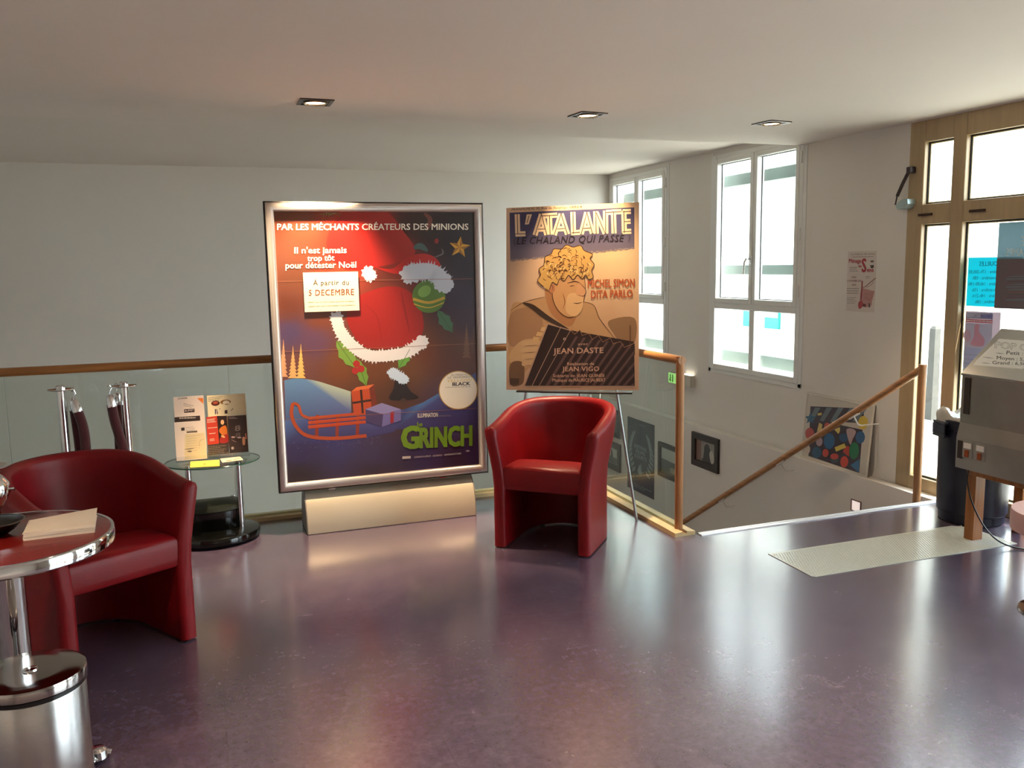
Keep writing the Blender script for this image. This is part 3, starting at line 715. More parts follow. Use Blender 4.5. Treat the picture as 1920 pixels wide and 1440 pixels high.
def half(rx, ry, z, n=24): return [(rx * math.cos(math.pi + math.pi * k / n), ry * math.sin(math.pi + math.pi * k / n), z) for k in range(n + 1)] + [(rx, 0.06, z), (-rx, 0.06, z)]
m = MB(); m.loft([half(0.165, 0.115, 0.0), half(0.170, 0.120, 0.01), half(0.170, 0.120, 0.105)]); m.build('tray', M_BLACKG, bx, True)
m = MB(); m.loft([half(0.171, 0.121, 0.107), half(0.172, 0.122, 0.112), half(0.164, 0.112, 0.130), half(0.12, 0.05, 0.150)]); m.build('lid', mat('black_lid', (26, 28, 20), 0.3), bx, True)
m = MB(); m.box(0.10, 0.125, 0.045, 0.062, 0.148, 0.158, 0.003); m.build('clip', M_CHROME, bx)

gz = 0.4482
def holder(x0, x1, y, label):
    t = thing('leaflet_holder', label, 'leaflet holder', ((x0 + x1) / 2, y, gz), 0, 'clear leaflet holders')
    w = (x1 - x0) / 2
    m = MB(); m.prism([(0.0, 0.0), (0.055, 0.0), (0.076, 0.30), (0.073, 0.30), (0.05, 0.003), (0.003, 0.003), (0.003, 0.03), (0.0, 0.03)], 0, -w, w); m.build('body', M_CLEAR, t)
    return t
holder(-0.174, -0.003, 5.14, 'clear acrylic leaflet holder under the white flyers on the glass side table')
holder(0.0, 0.230, 5.165, 'clear acrylic leaflet holder under the coloured brochures on the glass side table')
def sheet(name, label, cat, quad, w, h, loc, tilt=4.0, rz=0.0, thick=0.0025, group=None, art=None, bgc=(230, 222, 210), m_=None, nx=1, ny=1):
    t = thing(name, label, cat, loc, rz, group); t.rotation_euler = (R(-tilt), 0, rz)
    b = MB(); b.box(0, w, 0.0006, thick + 0.0006, 0, h); b.build('sheet', M_WHITE, t)
    A = Art(quad, w, h, 0.0002); A.grid(nx, ny, (lambda x, y: bgc) if not callable(bgc) else bgc)
    if art: art(A)
    A.build('printed_face', m_ or M_PRINT, t)
    return t
Z5 = lambda x, y: (300 + x / 8.0, 720 + y / 8.0)
def a1(A):
    A.poly([Z5(550, 232), Z5(640, 232), Z5(640, 320)], (224, 120, 50), 1)
    A.text('SOIRÉE', Z5(262, 238), Z5(405, 232), 2.6, (60, 50, 44), 2); A.lines(Z5(345, 300), Z5(520, 350), 2, 3.5, 0.8, (110, 100, 90), 2)
    A.poly([Z5(350, 392), Z5(505, 388), Z5(505, 440), Z5(352, 446)], (56, 34, 34), 1); A.text('BUFFET', Z5(362, 430), Z5(495, 424), 3.4, (220, 205, 190), 2)
sheet('flyer', 'white flyer with orange corner, tallest in the left leaflet holder', 'flyer', [Z5(198, 200), Z5(645, 192), Z5(672, 1010), Z5(225, 1020)], 0.160, 0.307, (-0.165, 5.168, gz + 0.06), 4, art=a1, bgc=(226, 206, 192), group='flyers in the left leaflet holder')
def a2(A): A.lines(Z5(300, 510), Z5(560, 506), 1, 4, 2.2, (190, 176, 160), 2, (0.9, 1))
sheet('flyer', 'dark brown flyer between two white ones in the left leaflet holder', 'flyer', [Z5(230, 505), Z5(600, 488), Z5(640, 1050), Z5(255, 1060)], 0.137, 0.224, (-0.167, 5.159, gz + 0.03), 4, art=a2, bgc=(58, 42, 38), group='flyers in the left leaflet holder')
def a3(A):
    A.poly([Z5(315, 645), Z5(365, 640), Z5(367, 685), Z5(318, 690)], (60, 50, 50), 1); A.poly([Z5(395, 700), Z5(550, 688), Z5(552, 714), Z5(396, 722)], (104, 92, 74), 1)
    A.poly([Z5(370, 740), Z5(660, 720), Z5(690, 1080), Z5(370, 1100)], (214, 196, 160), 1); A.lines(Z5(380, 640), Z5(540, 628), 3, 3.0, 0.7, (150, 140, 130), 2); A.lines(Z5(400, 770), Z5(620, 750), 7, 4.4, 0.6, (176, 156, 128), 2)
    A.stroke([Z5(365, 955), Z5(440, 950), Z5(510, 938)], 1.2, (60, 54, 50), 3); A.stroke([Z5(580, 960), Z5(590, 840), Z5(660, 815)], 0.7, (150, 130, 110), 3); A.ell(Z5(440, 985), 4, 1.4, (110, 100, 90), 3)
sheet('flyer', 'white flyer with cream panel, front of the left leaflet holder', 'flyer', [Z5(212, 568), Z5(662, 540), Z5(695, 1095), Z5(255, 1118)], 0.163, 0.220, (-0.170, 5.149, gz + 0.006), 4, art=a3, bgc=(228, 210, 198), group='flyers in the left leaflet holder')
def a4(A):
    A.lines(Z5(730, 215), Z5(970, 205), 3, 3.2, 1.0, (120, 112, 92), 2)
    A.ell(Z5(838, 310), 8.2, 5.2, (92, 36, 24), 1); A.ell(Z5(838, 300), 5, 2.6, (190, 90, 60), 2); A.ell(Z5(990, 300), 10, 4.6, (150, 100, 44), 1); A.ell(Z5(1000, 310), 6.5, 4, (240, 222, 190), 2)
    A.stroke([Z5(970, 335), Z5(1040, 340)], 1.5, (150, 70, 44), 3)
    A.poly([Z5(826, 405), Z5(858, 403), Z5(872, 486), Z5(824, 486)], (70, 64, 90), 1); A.poly([Z5(845, 405), Z5(852, 405), Z5(856, 486), Z5(838, 486)], (226, 206, 180), 2); A.poly([Z5(975, 430), Z5(1012, 428), Z5(1016, 486), Z5(970, 486)], (60, 34, 30), 1)
    A.stroke([Z5(1065, 450), Z5(1105, 405)], 1.2, (90, 50, 40), 2); A.stroke([Z5(885, 412), Z5(915, 398)], 1, (90, 70, 60), 2)
sheet('flyer', 'wide cream flyer with two drawn faces, tallest in the right leaflet holder', 'flyer', [Z5(710, 180), Z5(1288, 185), Z5(1310, 1000), Z5(730, 1020)], 0.211, 0.300, (0.013, 5.192, gz + 0.06), 4, art=a4, bgc=(236, 216, 176), group='brochures in the right leaflet holder')
def a5(A):
    A.poly([Z5(698, 500), Z5(862, 490), Z5(884, 890), Z5(712, 906)], (190, 58, 38), 1)
    for (x, y, L, n) in ((712, 530, 130, 3), (722, 655, 140, 1), (740, 738, 95, 1), (745, 820, 80, 2)): A.lines(Z5(x, y), Z5(x + L, y - 6), n, 2.6, 1.3, (236, 200, 180), 2, (0.8, 1))
    A.poly([Z5(862, 490), Z5(1000, 498), Z5(1015, 880), Z5(884, 890)], (44, 24, 18), 1)
    A.ell(Z5(940, 585), 3.2, 4.4, (226, 176, 130), 2); A.smooth([Z5(915, 660), Z5(990, 640), Z5(1008, 780), Z5(975, 800), Z5(890, 720)], (206, 112, 40), 2); A.smooth([Z5(910, 800), Z5(1010, 760), Z5(1015, 870), Z5(900, 880)], (160, 40, 34), 3); A.ell(Z5(945, 790), 4, 1.8, (232, 180, 130), 4, 0.4)
    A.poly([Z5(712, 906), Z5(1015, 880), Z5(1025, 1030), Z5(722, 1056)], (60, 50, 46), 1); A.lines(Z5(725, 930), Z5(1010, 912), 5, 3.0, 1.0, (140, 126, 112), 2)
sheet('brochure', 'red and black brochure with a figure in orange, in the right leaflet holder', 'brochure', [Z5(698, 498), Z5(1005, 495), Z5(1025, 1032), Z5(722, 1056)], 0.112, 0.220, (0.002, 5.174, gz + 0.02), 4, art=a5, bgc=(80, 40, 30), group='brochures in the right leaflet holder')
def a6(A):
    A.text('8', Z5(1125, 700), Z5(1210, 690), 10, (150, 130, 120), 2, 0.02); A.text('8', Z5(1130, 795), Z5(1210, 785), 8.5, (120, 104, 98), 2, 0.02)
    A.lines(Z5(1040, 492), Z5(1190, 488), 2, 2.2, 1.0, (190, 170, 160), 2); A.ell(Z5(1100, 785), 3.6, 1.6, (226, 190, 176), 3); A.ell(Z5(1190, 792), 4, 1.3, (226, 200, 190), 3); A.smooth([Z5(1235, 795), Z5(1275, 790), Z5(1272, 890), Z5(1240, 895)], (206, 150, 120), 3)
    A.stroke([Z5(1070, 820), Z5(1150, 862)], 1.1, (190, 160, 150), 3); A.poly([Z5(1275, 735), Z5(1290, 730), Z5(1300, 812), Z5(1284, 816)], (206, 130, 110), 3); A.ell(Z5(1088, 945), 2.6, 2.6, (196, 186, 176), 3)
    A.text('semaine', Z5(1112, 760), Z5(1098, 640), 2.4, (120, 104, 98), 2)
sheet('brochure', 'dark grey brochure with large numeral 8, right of the red brochure', 'brochure', [Z5(1022, 480), Z5(1298, 464), Z5(1322, 1002), Z5(1045, 1022)], 0.104, 0.216, (0.118, 5.176, gz + 0.02), 4, art=a6, bgc=(64, 46, 42), group='brochures in the right leaflet holder')
def flat(name, label, pts, col, draw=None):
    o = thing(name, label, 'leaflet', (*((Vector(pts[0]) + Vector(pts[2])) / 2), gz)); c = o.location
    m = MB(c); P = [Vector((p[0], p[1], gz + 0.0004)) for p in pts]; m.loft([P, [p + Vector((0, 0, 0.0012)) for p in P]]); m.build('sheet', mat(name + str(col), col, 0.6), o)
    if draw:
        m = MB(c)
        for pl in draw: m.loft([[Vector((x, y, gz + 0.0016)) for x, y in pl], [Vector((x, y, gz + 0.0019)) for x, y in pl]])
        m.build('print', mat('brown_ink', (90, 44, 30), 0.6), o)
flat('leaflet', 'yellow leaflet lying flat at the front of the glass side table', [(-0.098, 4.972), (0.056, 4.945), (0.058, 5.110), (-0.097, 5.130)], (236, 208, 76), [[(-0.03, 5.02), (-0.015, 5.018), (-0.015, 5.035), (-0.03, 5.037)], [(-0.08, 4.995), (0.04, 4.975), (0.04, 4.978), (-0.08, 4.998)]])
flat('leaflet', 'small cream leaflet with brown swash lying flat on the glass side table', [(0.072, 5.03), (0.186, 5.05), (0.172, 5.15), (0.062, 5.135)], (232, 196, 160), [[(0.09, 5.05), (0.125, 5.062), (0.12, 5.076), (0.095, 5.068)], [(0.13, 5.07), (0.172, 5.092), (0.165, 5.10), (0.135, 5.082)]])
# ================================================================= TALL FRAMED POSTER ON ITS STAND
GS = (0.367, 5.0, 0.247)
ps = thing('poster_stand', 'tall silver-framed christmas film poster on a rounded aluminium floor stand', 'poster stand', (0.998, 5.0, 0))
W_, H_ = 1.262, 1.643
off = Vector((-0.631, 0, 0.247)); T0 = Matrix.Translation(off)
m = MB(); m.box(0.01, W_ - 0.01, 0.006, 0.03, 0.01, H_ - 0.01); m.build('back_panel', M_DARK, ps, M=T0)
m = MB(); m.rect_frame(W_, H_, [(0.005, 0.02), (0.005, -0.008), (0.010, -0.018), (0.020, -0.025), (0.034, -0.026), (0.046, -0.020), (0.053, -0.008), (0.055, 0.004)]); m.build('frame', M_ALUF, ps, True, 50, M=T0)
m = MB(); m.rect_frame(W_, H_, [(0.0, 0.026), (0.0, -0.010), (0.005, -0.012), (0.006, 0.026)]); m.build('frame_edge', M_DARK, ps, M=T0)
m = MB()
pr = [(-0.07, 0.004)] + [(0.06 - 0.13 * math.cos(R(a)), 0.004 + 0.241 * math.sin(R(a))) for a in range(0, 181, 9)] + [(0.19, 0.004)]
m.prism(pr, 0, -0.484, 0.524); m.build('base', M_ALU, ps, True, 40)
for x in (-0.484, 0.524):
    m = MB(); pr2 = [(y, z) for (y, z) in pr]; m.prism(pr2, 0, x - (0.006 if x < 0 else 0.0), x + (0.0 if x < 0 else 0.006)); m.build('end_cap', mat('grey_end_cap', (120, 112, 106), 0.4), ps)
m = MB(); m.box(-0.485, 0.525, -0.068, 0.188, 0.0, 0.005); m.build('foot_strip', M_BLACK, ps)
for x in (-0.33, 0.34):
    m = MB(); m.box(x - 0.02, x + 0.02, 0.0, 0.05, 0.238, 0.252, 0.002); m.build('clamp', M_CHROME, ps)

G1 = lambda x, y: (480 + x / 4.235, 360 + y / 4.235)
G2 = lambda x, y: (480 + x / 4.235, 680 + y / 4.235)
quad = [(514.2, 399.7), (886.6, 400.6), (897.5, 873.0), (542.6, 906.7)]
A = Art(quad, 1.152, 1.533)
ctrl = [(520, 405, (104, 52, 34)), (560, 430, (120, 60, 40)), (540, 480, (112, 64, 46)), (640, 440, (172, 44, 30)), (690, 415, (176, 34, 30)), (700, 460, (190, 50, 36)), (650, 490, (176, 52, 36)), (740, 470, (150, 30, 28)),
        (770, 420, (60, 34, 30)), (800, 430, (44, 30, 28)), (870, 410, (38, 26, 28)), (840, 450, (34, 22, 30)), (880, 500, (36, 24, 38)), (860, 560, (46, 32, 52)), (885, 600, (58, 38, 54)), (560, 530, (104, 60, 42)), (540, 580, (96, 50, 36)),
        (600, 600, (110, 58, 40)), (545, 625, (78, 60, 92)), (590, 640, (92, 60, 84)), (640, 520, (130, 60, 40)), (720, 520, (96, 40, 30)), (700, 700, (100, 56, 30)), (640, 690, (112, 64, 36)), (760, 690, (96, 60, 34)), (800, 660, (96, 50, 30)), (840, 660, (86, 50, 40)), (750, 740, (78, 48, 34)), (690, 745, (86, 54, 36)),
        (870, 670, (92, 54, 44)), (560, 690, (108, 66, 60)), (820, 760, (74, 52, 60)), (860, 770, (70, 78, 120)), (640, 830, (66, 60, 104)), (560, 850, (62, 52, 90)), (700, 860, (70, 58, 90)), (800, 850, (58, 44, 84)), (880, 850, (48, 36, 70)), (560, 895, (56, 44, 48)), (700, 890, (64, 48, 60)), (860, 868, (44, 32, 52))]
A.grid(26, 34, blend(ctrl, 3.4))
# snow hills
A.poly(spline([G2(232, 150), G2(330, 135), G2(470, 152), G2(600, 190), G2(755, 240)], 5, False) + [G2(760, 400), G2(640, 560), G2(250, 640)], [(96, 132, 170)] * 8 + [(170, 180, 160)] * 13 + [(90, 96, 140), (70, 72, 120), (60, 62, 104)], 1)
A.poly([G2(1180, 380), G2(1320, 330), G2(1440, 260), G2(1560, 200), G2(1745, 90), G2(1760, 520), G2(1100, 540)], [(60, 66, 110), (70, 104, 150), (80, 120, 160), (76, 100, 140), (70, 80, 124), (58, 50, 92), (66, 60, 108)], 1)
A.poly([G2(235, 470), G2(500, 430), G2(900, 430), G2(1180, 380), G2(1100, 560), G2(700, 640), G2(250, 660)], [(84, 110, 160), (74, 80, 130), (80, 80, 130), (70, 76, 120), (70, 64, 112), (64, 58, 104), (60, 56, 96)], 2)
for i in range(90):
    x = random.uniform(300, 1000); y = 650 + random.uniform(-40, 40) - (x - 300) * 0.03
    A.ell(G2(x, y), random.uniform(0.3, 1.1), random.uniform(0.2, 0.7), (120, 112, 160), 3, n=6)
# fir trees at both sides
def fir(x, y0, y1, w, cs, k=3):
    n = 9; L = []; Rr = []
    for i in range(n):
        f = i / n; yy = y0 + (y1 - y0) * f; wd = w * (0.08 + 0.92 * f)
        L += [(x - wd * 0.45, yy), (x - wd, yy + (y1 - y0) / n * 0.95)]; Rr += [(x + wd * 0.45, yy), (x + wd, yy + (y1 - y0) / n * 0.95)]
    A.poly([G1(*p) for p in [(x, y0 - 10)] + Rr + L[::-1]], cs, k)
fir(225, 1190, 1480, 42, (206, 150, 110)); fir(300, 1240, 1490, 45, (212, 164, 104)); fir(362, 1225, 1490, 44, (224, 176, 100))
fir(1668, 1060, 1330, 40, (112, 76, 56)); fir(1725, 1080, 1300, 30, (92, 60, 50))
# big red gift sack with white fluffy trim, santa hat on a plain green bauble, ribbons, wrapped parcel and toy sledge
A.smooth([G1(700, 170), G1(1020, 170), G1(1150, 300), G1(1260, 500), G1(1000, 600), G1(700, 620), G1(560, 420)], [(158, 34, 28)] * 35, 2)
A.smooth([G1(790, 860), G1(900, 800), G1(1060, 760), G1(1200, 790), G1(1290, 900), G1(1330, 1060), G1(1290, 1180), G1(1150, 1240), G1(1000, 1260), G1(860, 1240), G1(760, 1120), G1(720, 980)], (140, 30, 25), 3)
A.stroke([G1(1150, 800), G1(1180, 950), G1(1220, 1130)], 4, (120, 20, 20), 4); A.stroke([G1(860, 900), G1(960, 1000), G1(1000, 1200)], 3, (130, 24, 22), 4)
def fluffy(pts, wd, col, k):
    q = spline(pts, 6, False); n = len(q); Lp = []; Rp = []
    def fr(): return wd * random.uniform(0.42, 0.66)
    for i in range(n):
        a = q[max(0, i - 1)]; b = q[min(n - 1, i + 1)]; dx, dy = b[0] - a[0], b[1] - a[1]; l = math.hypot(dx, dy) or 1; dx /= l; dy /= l
        for s in range(3):
            f = (s / 3.0) * (math.hypot(q[min(i + 1, n - 1)][0] - q[i][0], q[min(i + 1, n - 1)][1] - q[i][1]))
            r1, r2 = (fr(), fr()) if s % 2 else (wd * 0.42, wd * 0.42)
            Lp.append((q[i][0] + dx * f - dy * r1, q[i][1] + dy * f + dx * r1)); Rp.append((q[i][0] + dx * f + dy * r2, q[i][1] + dy * f - dx * r2))
    kk = A.sub(k); c3 = lin(col)
    for i in range(len(Lp) - 1):
        A.face([A.bm.verts.new(A.P(p, kk)) for p in (Lp[i], Lp[i + 1], Rp[i + 1], Rp[i])], [c3] * 4)
    for c in (q[0], q[-1]): A.ell(c, wd * 0.5, wd * 0.5, col, k, n=34, fuzz=0.22)
fluffy([G1(640, 1010), G1(680, 1130), G1(790, 1250), G1(900, 1310), G1(1050, 1310), G1(1200, 1280), G1(1320, 1200)], 24, (206, 200, 200), 5)
fluffy([G1(893, 655), G1(900, 672)], 25, (206, 210, 214), 5)
A.smooth([G1(950, 610), G1(1080, 620), G1(1200, 530), G1(1330, 500), G1(1430, 540), G1(1450, 620), G1(1250, 650), G1(1100, 660)], (172, 36, 32), 4)
A.ell(G1(1370, 840), 31, 31, (84, 116, 50), 4, n=40); A.ell(G1(1335, 800), 13, 10, (120, 156, 76), 5, -0.6); A.stroke([G1(1245, 860), G1(1370, 890), G1(1495, 850)], 5, (190, 150, 60), 5, 5, False); A.stroke([G1(1250, 900), G1(1370, 930), G1(1488, 890)], 2, (190, 150, 60), 5, 5, False)
fluffy([G1(1220, 660), G1(1320, 640), G1(1420, 660), G1(1490, 740)], 36, (186, 188, 198), 6)
# holly leaves and berries, a dark bell
def leaf(a, b, wd, col):
    n = 7; L = []; Rr = []; dx, dy = b[0] - a[0], b[1] - a[1]; l = math.hypot(dx, dy)
    for i in range(n + 1):
        f = i / n; w2 = wd * math.sin(math.pi * f) * (1.0 if i % 2 else 0.72); p = (a[0] + dx * f, a[1] + dy * f); L.append((p[0] - dy / l * w2, p[1] + dx / l * w2)); Rr.append((p[0] + dy / l * w2, p[1] - dx / l * w2))
    A.poly(L + Rr[-2:0:-1], col, 4); A.stroke([a, b], 0.9, (60, 86, 36), 5, 1, False)
leaf(G1(640, 1190), G2(800, 60), 15, (112, 146, 60)); leaf(G1(800, 1330), G2(880, 200), 12, (104, 140, 56)); leaf(G1(1220, 1260), G2(1130, 60), 11, (92, 140, 60)); leaf(G1(1440, 950), G1(1560, 1130), 13, (70, 104, 76))
for c in (G2(800, 20), G2(835, 60), G2(790, 75)): A.ell(c, 6.5, 6.5, (160, 40, 36), 6)
fluffy([G2(1085, 95), G2(1170, 140)], 20, (178, 192, 210), 6)
A.smooth([G2(1110, 150), G2(1180, 170), G2(1230, 240), G2(1290, 290), G2(1180, 310), G2(1060, 300), G2(1090, 220)], (36, 28, 28), 3); A.ell(G2(1170, 310), 5, 4, (70, 50, 40), 4)
# toy sledge in orange wood
for y in (0, 34, 68): A.poly([G2(420, 440 + y), G2(870, 400 + y), G2(878, 424 + y), G2(424, 466 + y)], [(196, 78, 36), (186, 74, 36), (166, 60, 32), (176, 64, 34)], 5)
for x in (480, 640, 800): A.poly([G2(x, 425), G2(x + 26, 423), G2(x + 20, 600), G2(x - 6, 602)], (140, 54, 32), 4)
A.stroke([G2(300, 330), G2(290, 420), G2(330, 520), G2(420, 590), G2(620, 610), G2(880, 590)], 6.5, (176, 74, 38), 6, 6, False)
A.stroke([G2(300, 330), G2(345, 350), G2(370, 420), G2(430, 450)], 5, (176, 74, 38), 6, 6, False)
A.poly([G2(760, 240), G2(900, 215), G2(925, 400), G2(780, 420)], (176, 70, 36), 5); A.poly([G2(760, 240), G2(800, 205), G2(940, 182), G2(900, 215)], (206, 100, 52), 5); A.poly([G2(900, 215), G2(940, 182), G2(965, 360), G2(925, 400)], (110, 46, 30), 5); A.stroke([G2(835, 225), G2(850, 412)], 4, (60, 40, 34), 6, 1, False); A.stroke([G2(770, 330), G2(915, 308)], 4, (60, 40, 34), 6, 1, False)
A.poly([G2(870, 380), G2(1010, 420), G2(1000, 520), G2(880, 480)], (74, 60, 96), 7); A.poly([G2(1010, 420), G2(1150, 380), G2(1150, 470), G2(1000, 520)], (110, 100, 150), 7); A.poly([G2(870, 380), G2(1000, 330), G2(1150, 380), G2(1010, 420)], (132, 122, 164), 7); A.poly([G2(1068, 404), G2(1096, 396), G2(1094, 486), G2(1066, 492)], (150, 40, 50), 8)
# gold star, twigs
def star(c, r, col, col2, k=4):
    for i in range(10):
        a, b = -math.pi / 2 + 0.12 + i * math.pi / 5, -math.pi / 2 + 0.12 + (i + 1) * math.pi / 5
        ra, rb = (r, r * 0.42) if i % 2 == 0 else (r * 0.42, r)
        A.poly([c, (c[0] + ra * math.cos(a), c[1] + ra * math.sin(a)), (c[0] + rb * math.cos(b), c[1] + rb * math.sin(b))], col if i % 2 else col2, k)
star(G1(1612, 450), 21, (206, 150, 50), (150, 100, 34))
for i in range(40):
    an = random.uniform(0.2, 2.9); c = G1(590 + random.uniform(-50, 50), 175); ln = random.uniform(6, 16)
    A.stroke([c, (c[0] + ln * math.cos(an), c[1] + ln * abs(math.sin(an)))], 1.3, random.choice([(150, 150, 90), (96, 110, 56), (60, 70, 40)]), 4, 1)
A.ell(G1(1430, 400), 4, 5, (150, 40, 40), 4); A.stroke([G1(1330, 180), G1(1380, 230), G1(1350, 320)], 9, (116, 64, 54), 3); A.stroke([G1(1410, 530), G1(1480, 500), G1(1470, 460)], 3, (110, 100, 100), 4); A.stroke([G1(1250, 460), G1(1300, 440), G1(1360, 480)], 12, (70, 92, 90), 3)
# folds of the sheet
for (p, q) in ((G1(185, 722), G1(1720, 700)), (G1(205, 1280), G1(1745, 1215)), (G2(238, 462), G2(1755, 372))): A.stroke([p, q], 0.7, (150, 96, 70), 9, 1, False)
WHT = (238, 226, 206)
A.text('PAR LES MÉCHANTS CRÉATEURS DES MINIONS', G1(172, 314), G1(1682, 310), 11.6, WHT, 10, 0.016)
A.text("Il n'est jamais", G1(308, 500), G1(720, 496), 11.5, WHT, 10, 0.018); A.text('trop tôt', G1(410, 562), G1(625, 556), 11.0, WHT, 10, 0.018); A.text('pour détester Noël', G1(238, 620), G1(796, 612), 11.5, WHT, 10, 0.018)
# round sticker
A.ell(G2(1603, 230), 36.5, 36.5, (170, 130, 60), 9, n=48); A.ell(G2(1603, 230), 34.8, 34.8, (226, 212, 190), 10, n=48)
A.text('DU MARDI AU', G2(1545, 118), G2(1680, 112), 3.6, (150, 130, 100), 11, 0.01); A.text('LE VENDREDI', G2(1520, 138), G2(1705, 130), 3.6, (150, 130, 100), 11, 0.01)
A.text('YELLOW', G2(1510, 168), G2(1712, 158), 5.2, (214, 176, 90), 11, 0.0); A.text('BLACK', G2(1556, 196), G2(1697, 190), 6.4, (40, 34, 30), 11, 0.03); A.lines(G2(1500, 206), G2(1710, 200), 1, 2, 0.9, (150, 130, 100), 11, (0.95, 1))
A.text('ILLUMINATION', G2(1282, 446), G2(1442, 440), 7.6, (196, 184, 170), 10, 0.03); A.text('PRÉSENTE', G2(1450, 440), G2(1545, 437), 2.4, (130, 116, 120), 10)
A.text('le', G2(1278, 520), G2(1322, 514), 8.5, (110, 140, 40), 10, 0.03)
A.text('G', G2(1150, 690), G2(1300, 684), 40, (112, 146, 40), 10, 0.05); A.text('RINCH', G2(1296, 684), G2(1716, 664), 36, (104, 138, 40), 10, 0.05)
A.poly([G2(1162, 754), G2(1228, 750), G2(1228, 770), G2(1162, 774)], (196, 186, 180), 10)
A.text('LEGRINCH-LEFILM', G2(1256, 766), G2(1385, 757), 3.0, (186, 176, 176), 10); A.text('#LEGRINCH', G2(1402, 755), G2(1475, 750), 2.8, (186, 176, 176), 10); A.text('UNIVERSALPICTURES', G2(1492, 748), G2(1626, 737), 2.8, (186, 176, 176), 10); A.stroke([G2(1660, 716), G2(1678, 706), G2(1696, 716)], 1.2, (180, 170, 176), 10); A.ell(G2(1678, 712), 2, 2, (150, 140, 150), 10)
o = A.build('poster_print', M_PRINTG, ps); o.location = off + Vector((0.055, 0.0045, 0.055)); o['label'] = 'dark red and blue christmas poster with white french slogans'
A = Art([(558.2, 516), (657.6, 514), (661, 582.5), (562.6, 587)], 0.309, 0.222, 0.0003)
A.grid(1, 1, lambda x, y: (212, 206, 184))
A.text('À partir du', G1(412, 756), G1(684, 752), 9.0, (84, 66, 54), 2, 0.004, spacing=1.15); A.text('5 DECEMBRE', G1(378, 836), G1(724, 826), 10.4, (128, 58, 26), 2, 0.006, spacing=1.1)
A.lines(G1(372, 882), G1(740, 868), 1, 3, 1.4, (214, 200, 150), 2, (0.95, 1)); A.lines(G1(380, 912), G1(740, 896), 1, 3, 1.4, (206, 196, 150), 2, (0.95, 1))
o = A.build('notice_card', M_PRINT, ps); o.location = off + Vector((0.055 + 0.140, -0.0035, 0.055 + 0.975)); o['label'] = 'white date card stuck on the poster'

# ================================================================= EASEL AND PORTRAIT POSTER
ea = thing('easel', 'thin grey metal tripod easel behind the red armchair', 'easel', (2.026, 4.653, 0), -0.572)
tl_ = 0.127
def ep(u, s, back=0.02): return Vector((u - 0.403, s * math.sin(tl_) + back, s * math.cos(tl_)))
for (a, b) in ((0.806, 0.50), (0.0, 0.30)):
    m = MB(); m.tube([ep(a, 0.004), ep(b, 1.82)], 0.0085, 12); m.build('leg', M_GREYSTEEL, ea, True)
m = MB(); m.tube([(0.02, 0.47, 0.004), ep(0.40, 1.80, 0.035)], 0.0085, 12); m.build('leg', M_GREYSTEEL, ea, True)
m = MB(); m.tube([ep(0.22, 0.764, -0.028), ep(0.72, 0.764, -0.028)], 0.006, 8); m.box(-0.33, 0.37, 0.066, 0.128, 0.754, 0.763); m.build('ledge', M_DARK, ea)
m = MB(); m.box(-0.12, 0.12, 0.245, 0.27, 1.765, 1.80, 0.004); m.build('head', M_BLACK, ea)
m = MB(); m.tube([ep(0.64, 0.9, 0.02), ep(0.165, 0.9, 0.02)], 0.005, 8); m.build('cross_bar', M_GREYSTEEL, ea)

bd = thing('poster_board', 'portrait film poster board with blue title band resting on the easel', 'poster', (1.743, 4.952, 0.764))
bw, bh = 0.807, 1.113
psi, ro = -0.572, 0.012
rr_ = Vector((math.cos(psi), math.sin(psi), 0)); bb_ = Vector((-math.sin(psi), math.cos(psi), 0)); uu_ = Vector((0, 0, 1)) * math.cos(tl_) + bb_ * math.sin(tl_)
r2 = rr_ * math.cos(ro) + uu_ * math.sin(ro); u2 = uu_ * math.cos(ro) - rr_ * math.sin(ro); n2 = u2.cross(r2)
bd.matrix_world = Matrix(((r2.x, n2.x, u2.x, 1.743), (r2.y, n2.y, u2.y, 4.952), (r2.z, n2.z, u2.z, 0.764), (0, 0, 0, 1)))
m = MB(); m.box(0, bw, 0.001, 0.009, 0, bh, 0.001); m.build('board', mat('buff_board', (196, 158, 128), 0.5), bd)
Q = lambda x, y: (900 + x / 3.6, 360 + y / 3.6)
Z7 = lambda x, y: (1000 + x / 7.2, 440 + y / 7.2)
Z8 = lambda x, y: (940 + x / 7.385, 600 + y / 7.385)
A = Art([Q(178, 108), Q(1075, 68), Q(1073, 1338), Q(178, 1335)], bw, bh)
ctrl = [(960, 400, (216, 180, 148)), (1060, 520, (214, 178, 138)), (1000, 530, (206, 168, 134)), (970, 500, (204, 166, 136)), (1150, 500, (222, 186, 138)), (1180, 570, (206, 164, 126)), (970, 560, (198, 160, 130)), (1150, 600, (196, 152, 112)), (960, 720, (190, 150, 120)), (1190, 720, (190, 148, 120)), (1190, 390, (216, 178, 140))]
A.grid(10, 14, blend(ctrl, 2.5))
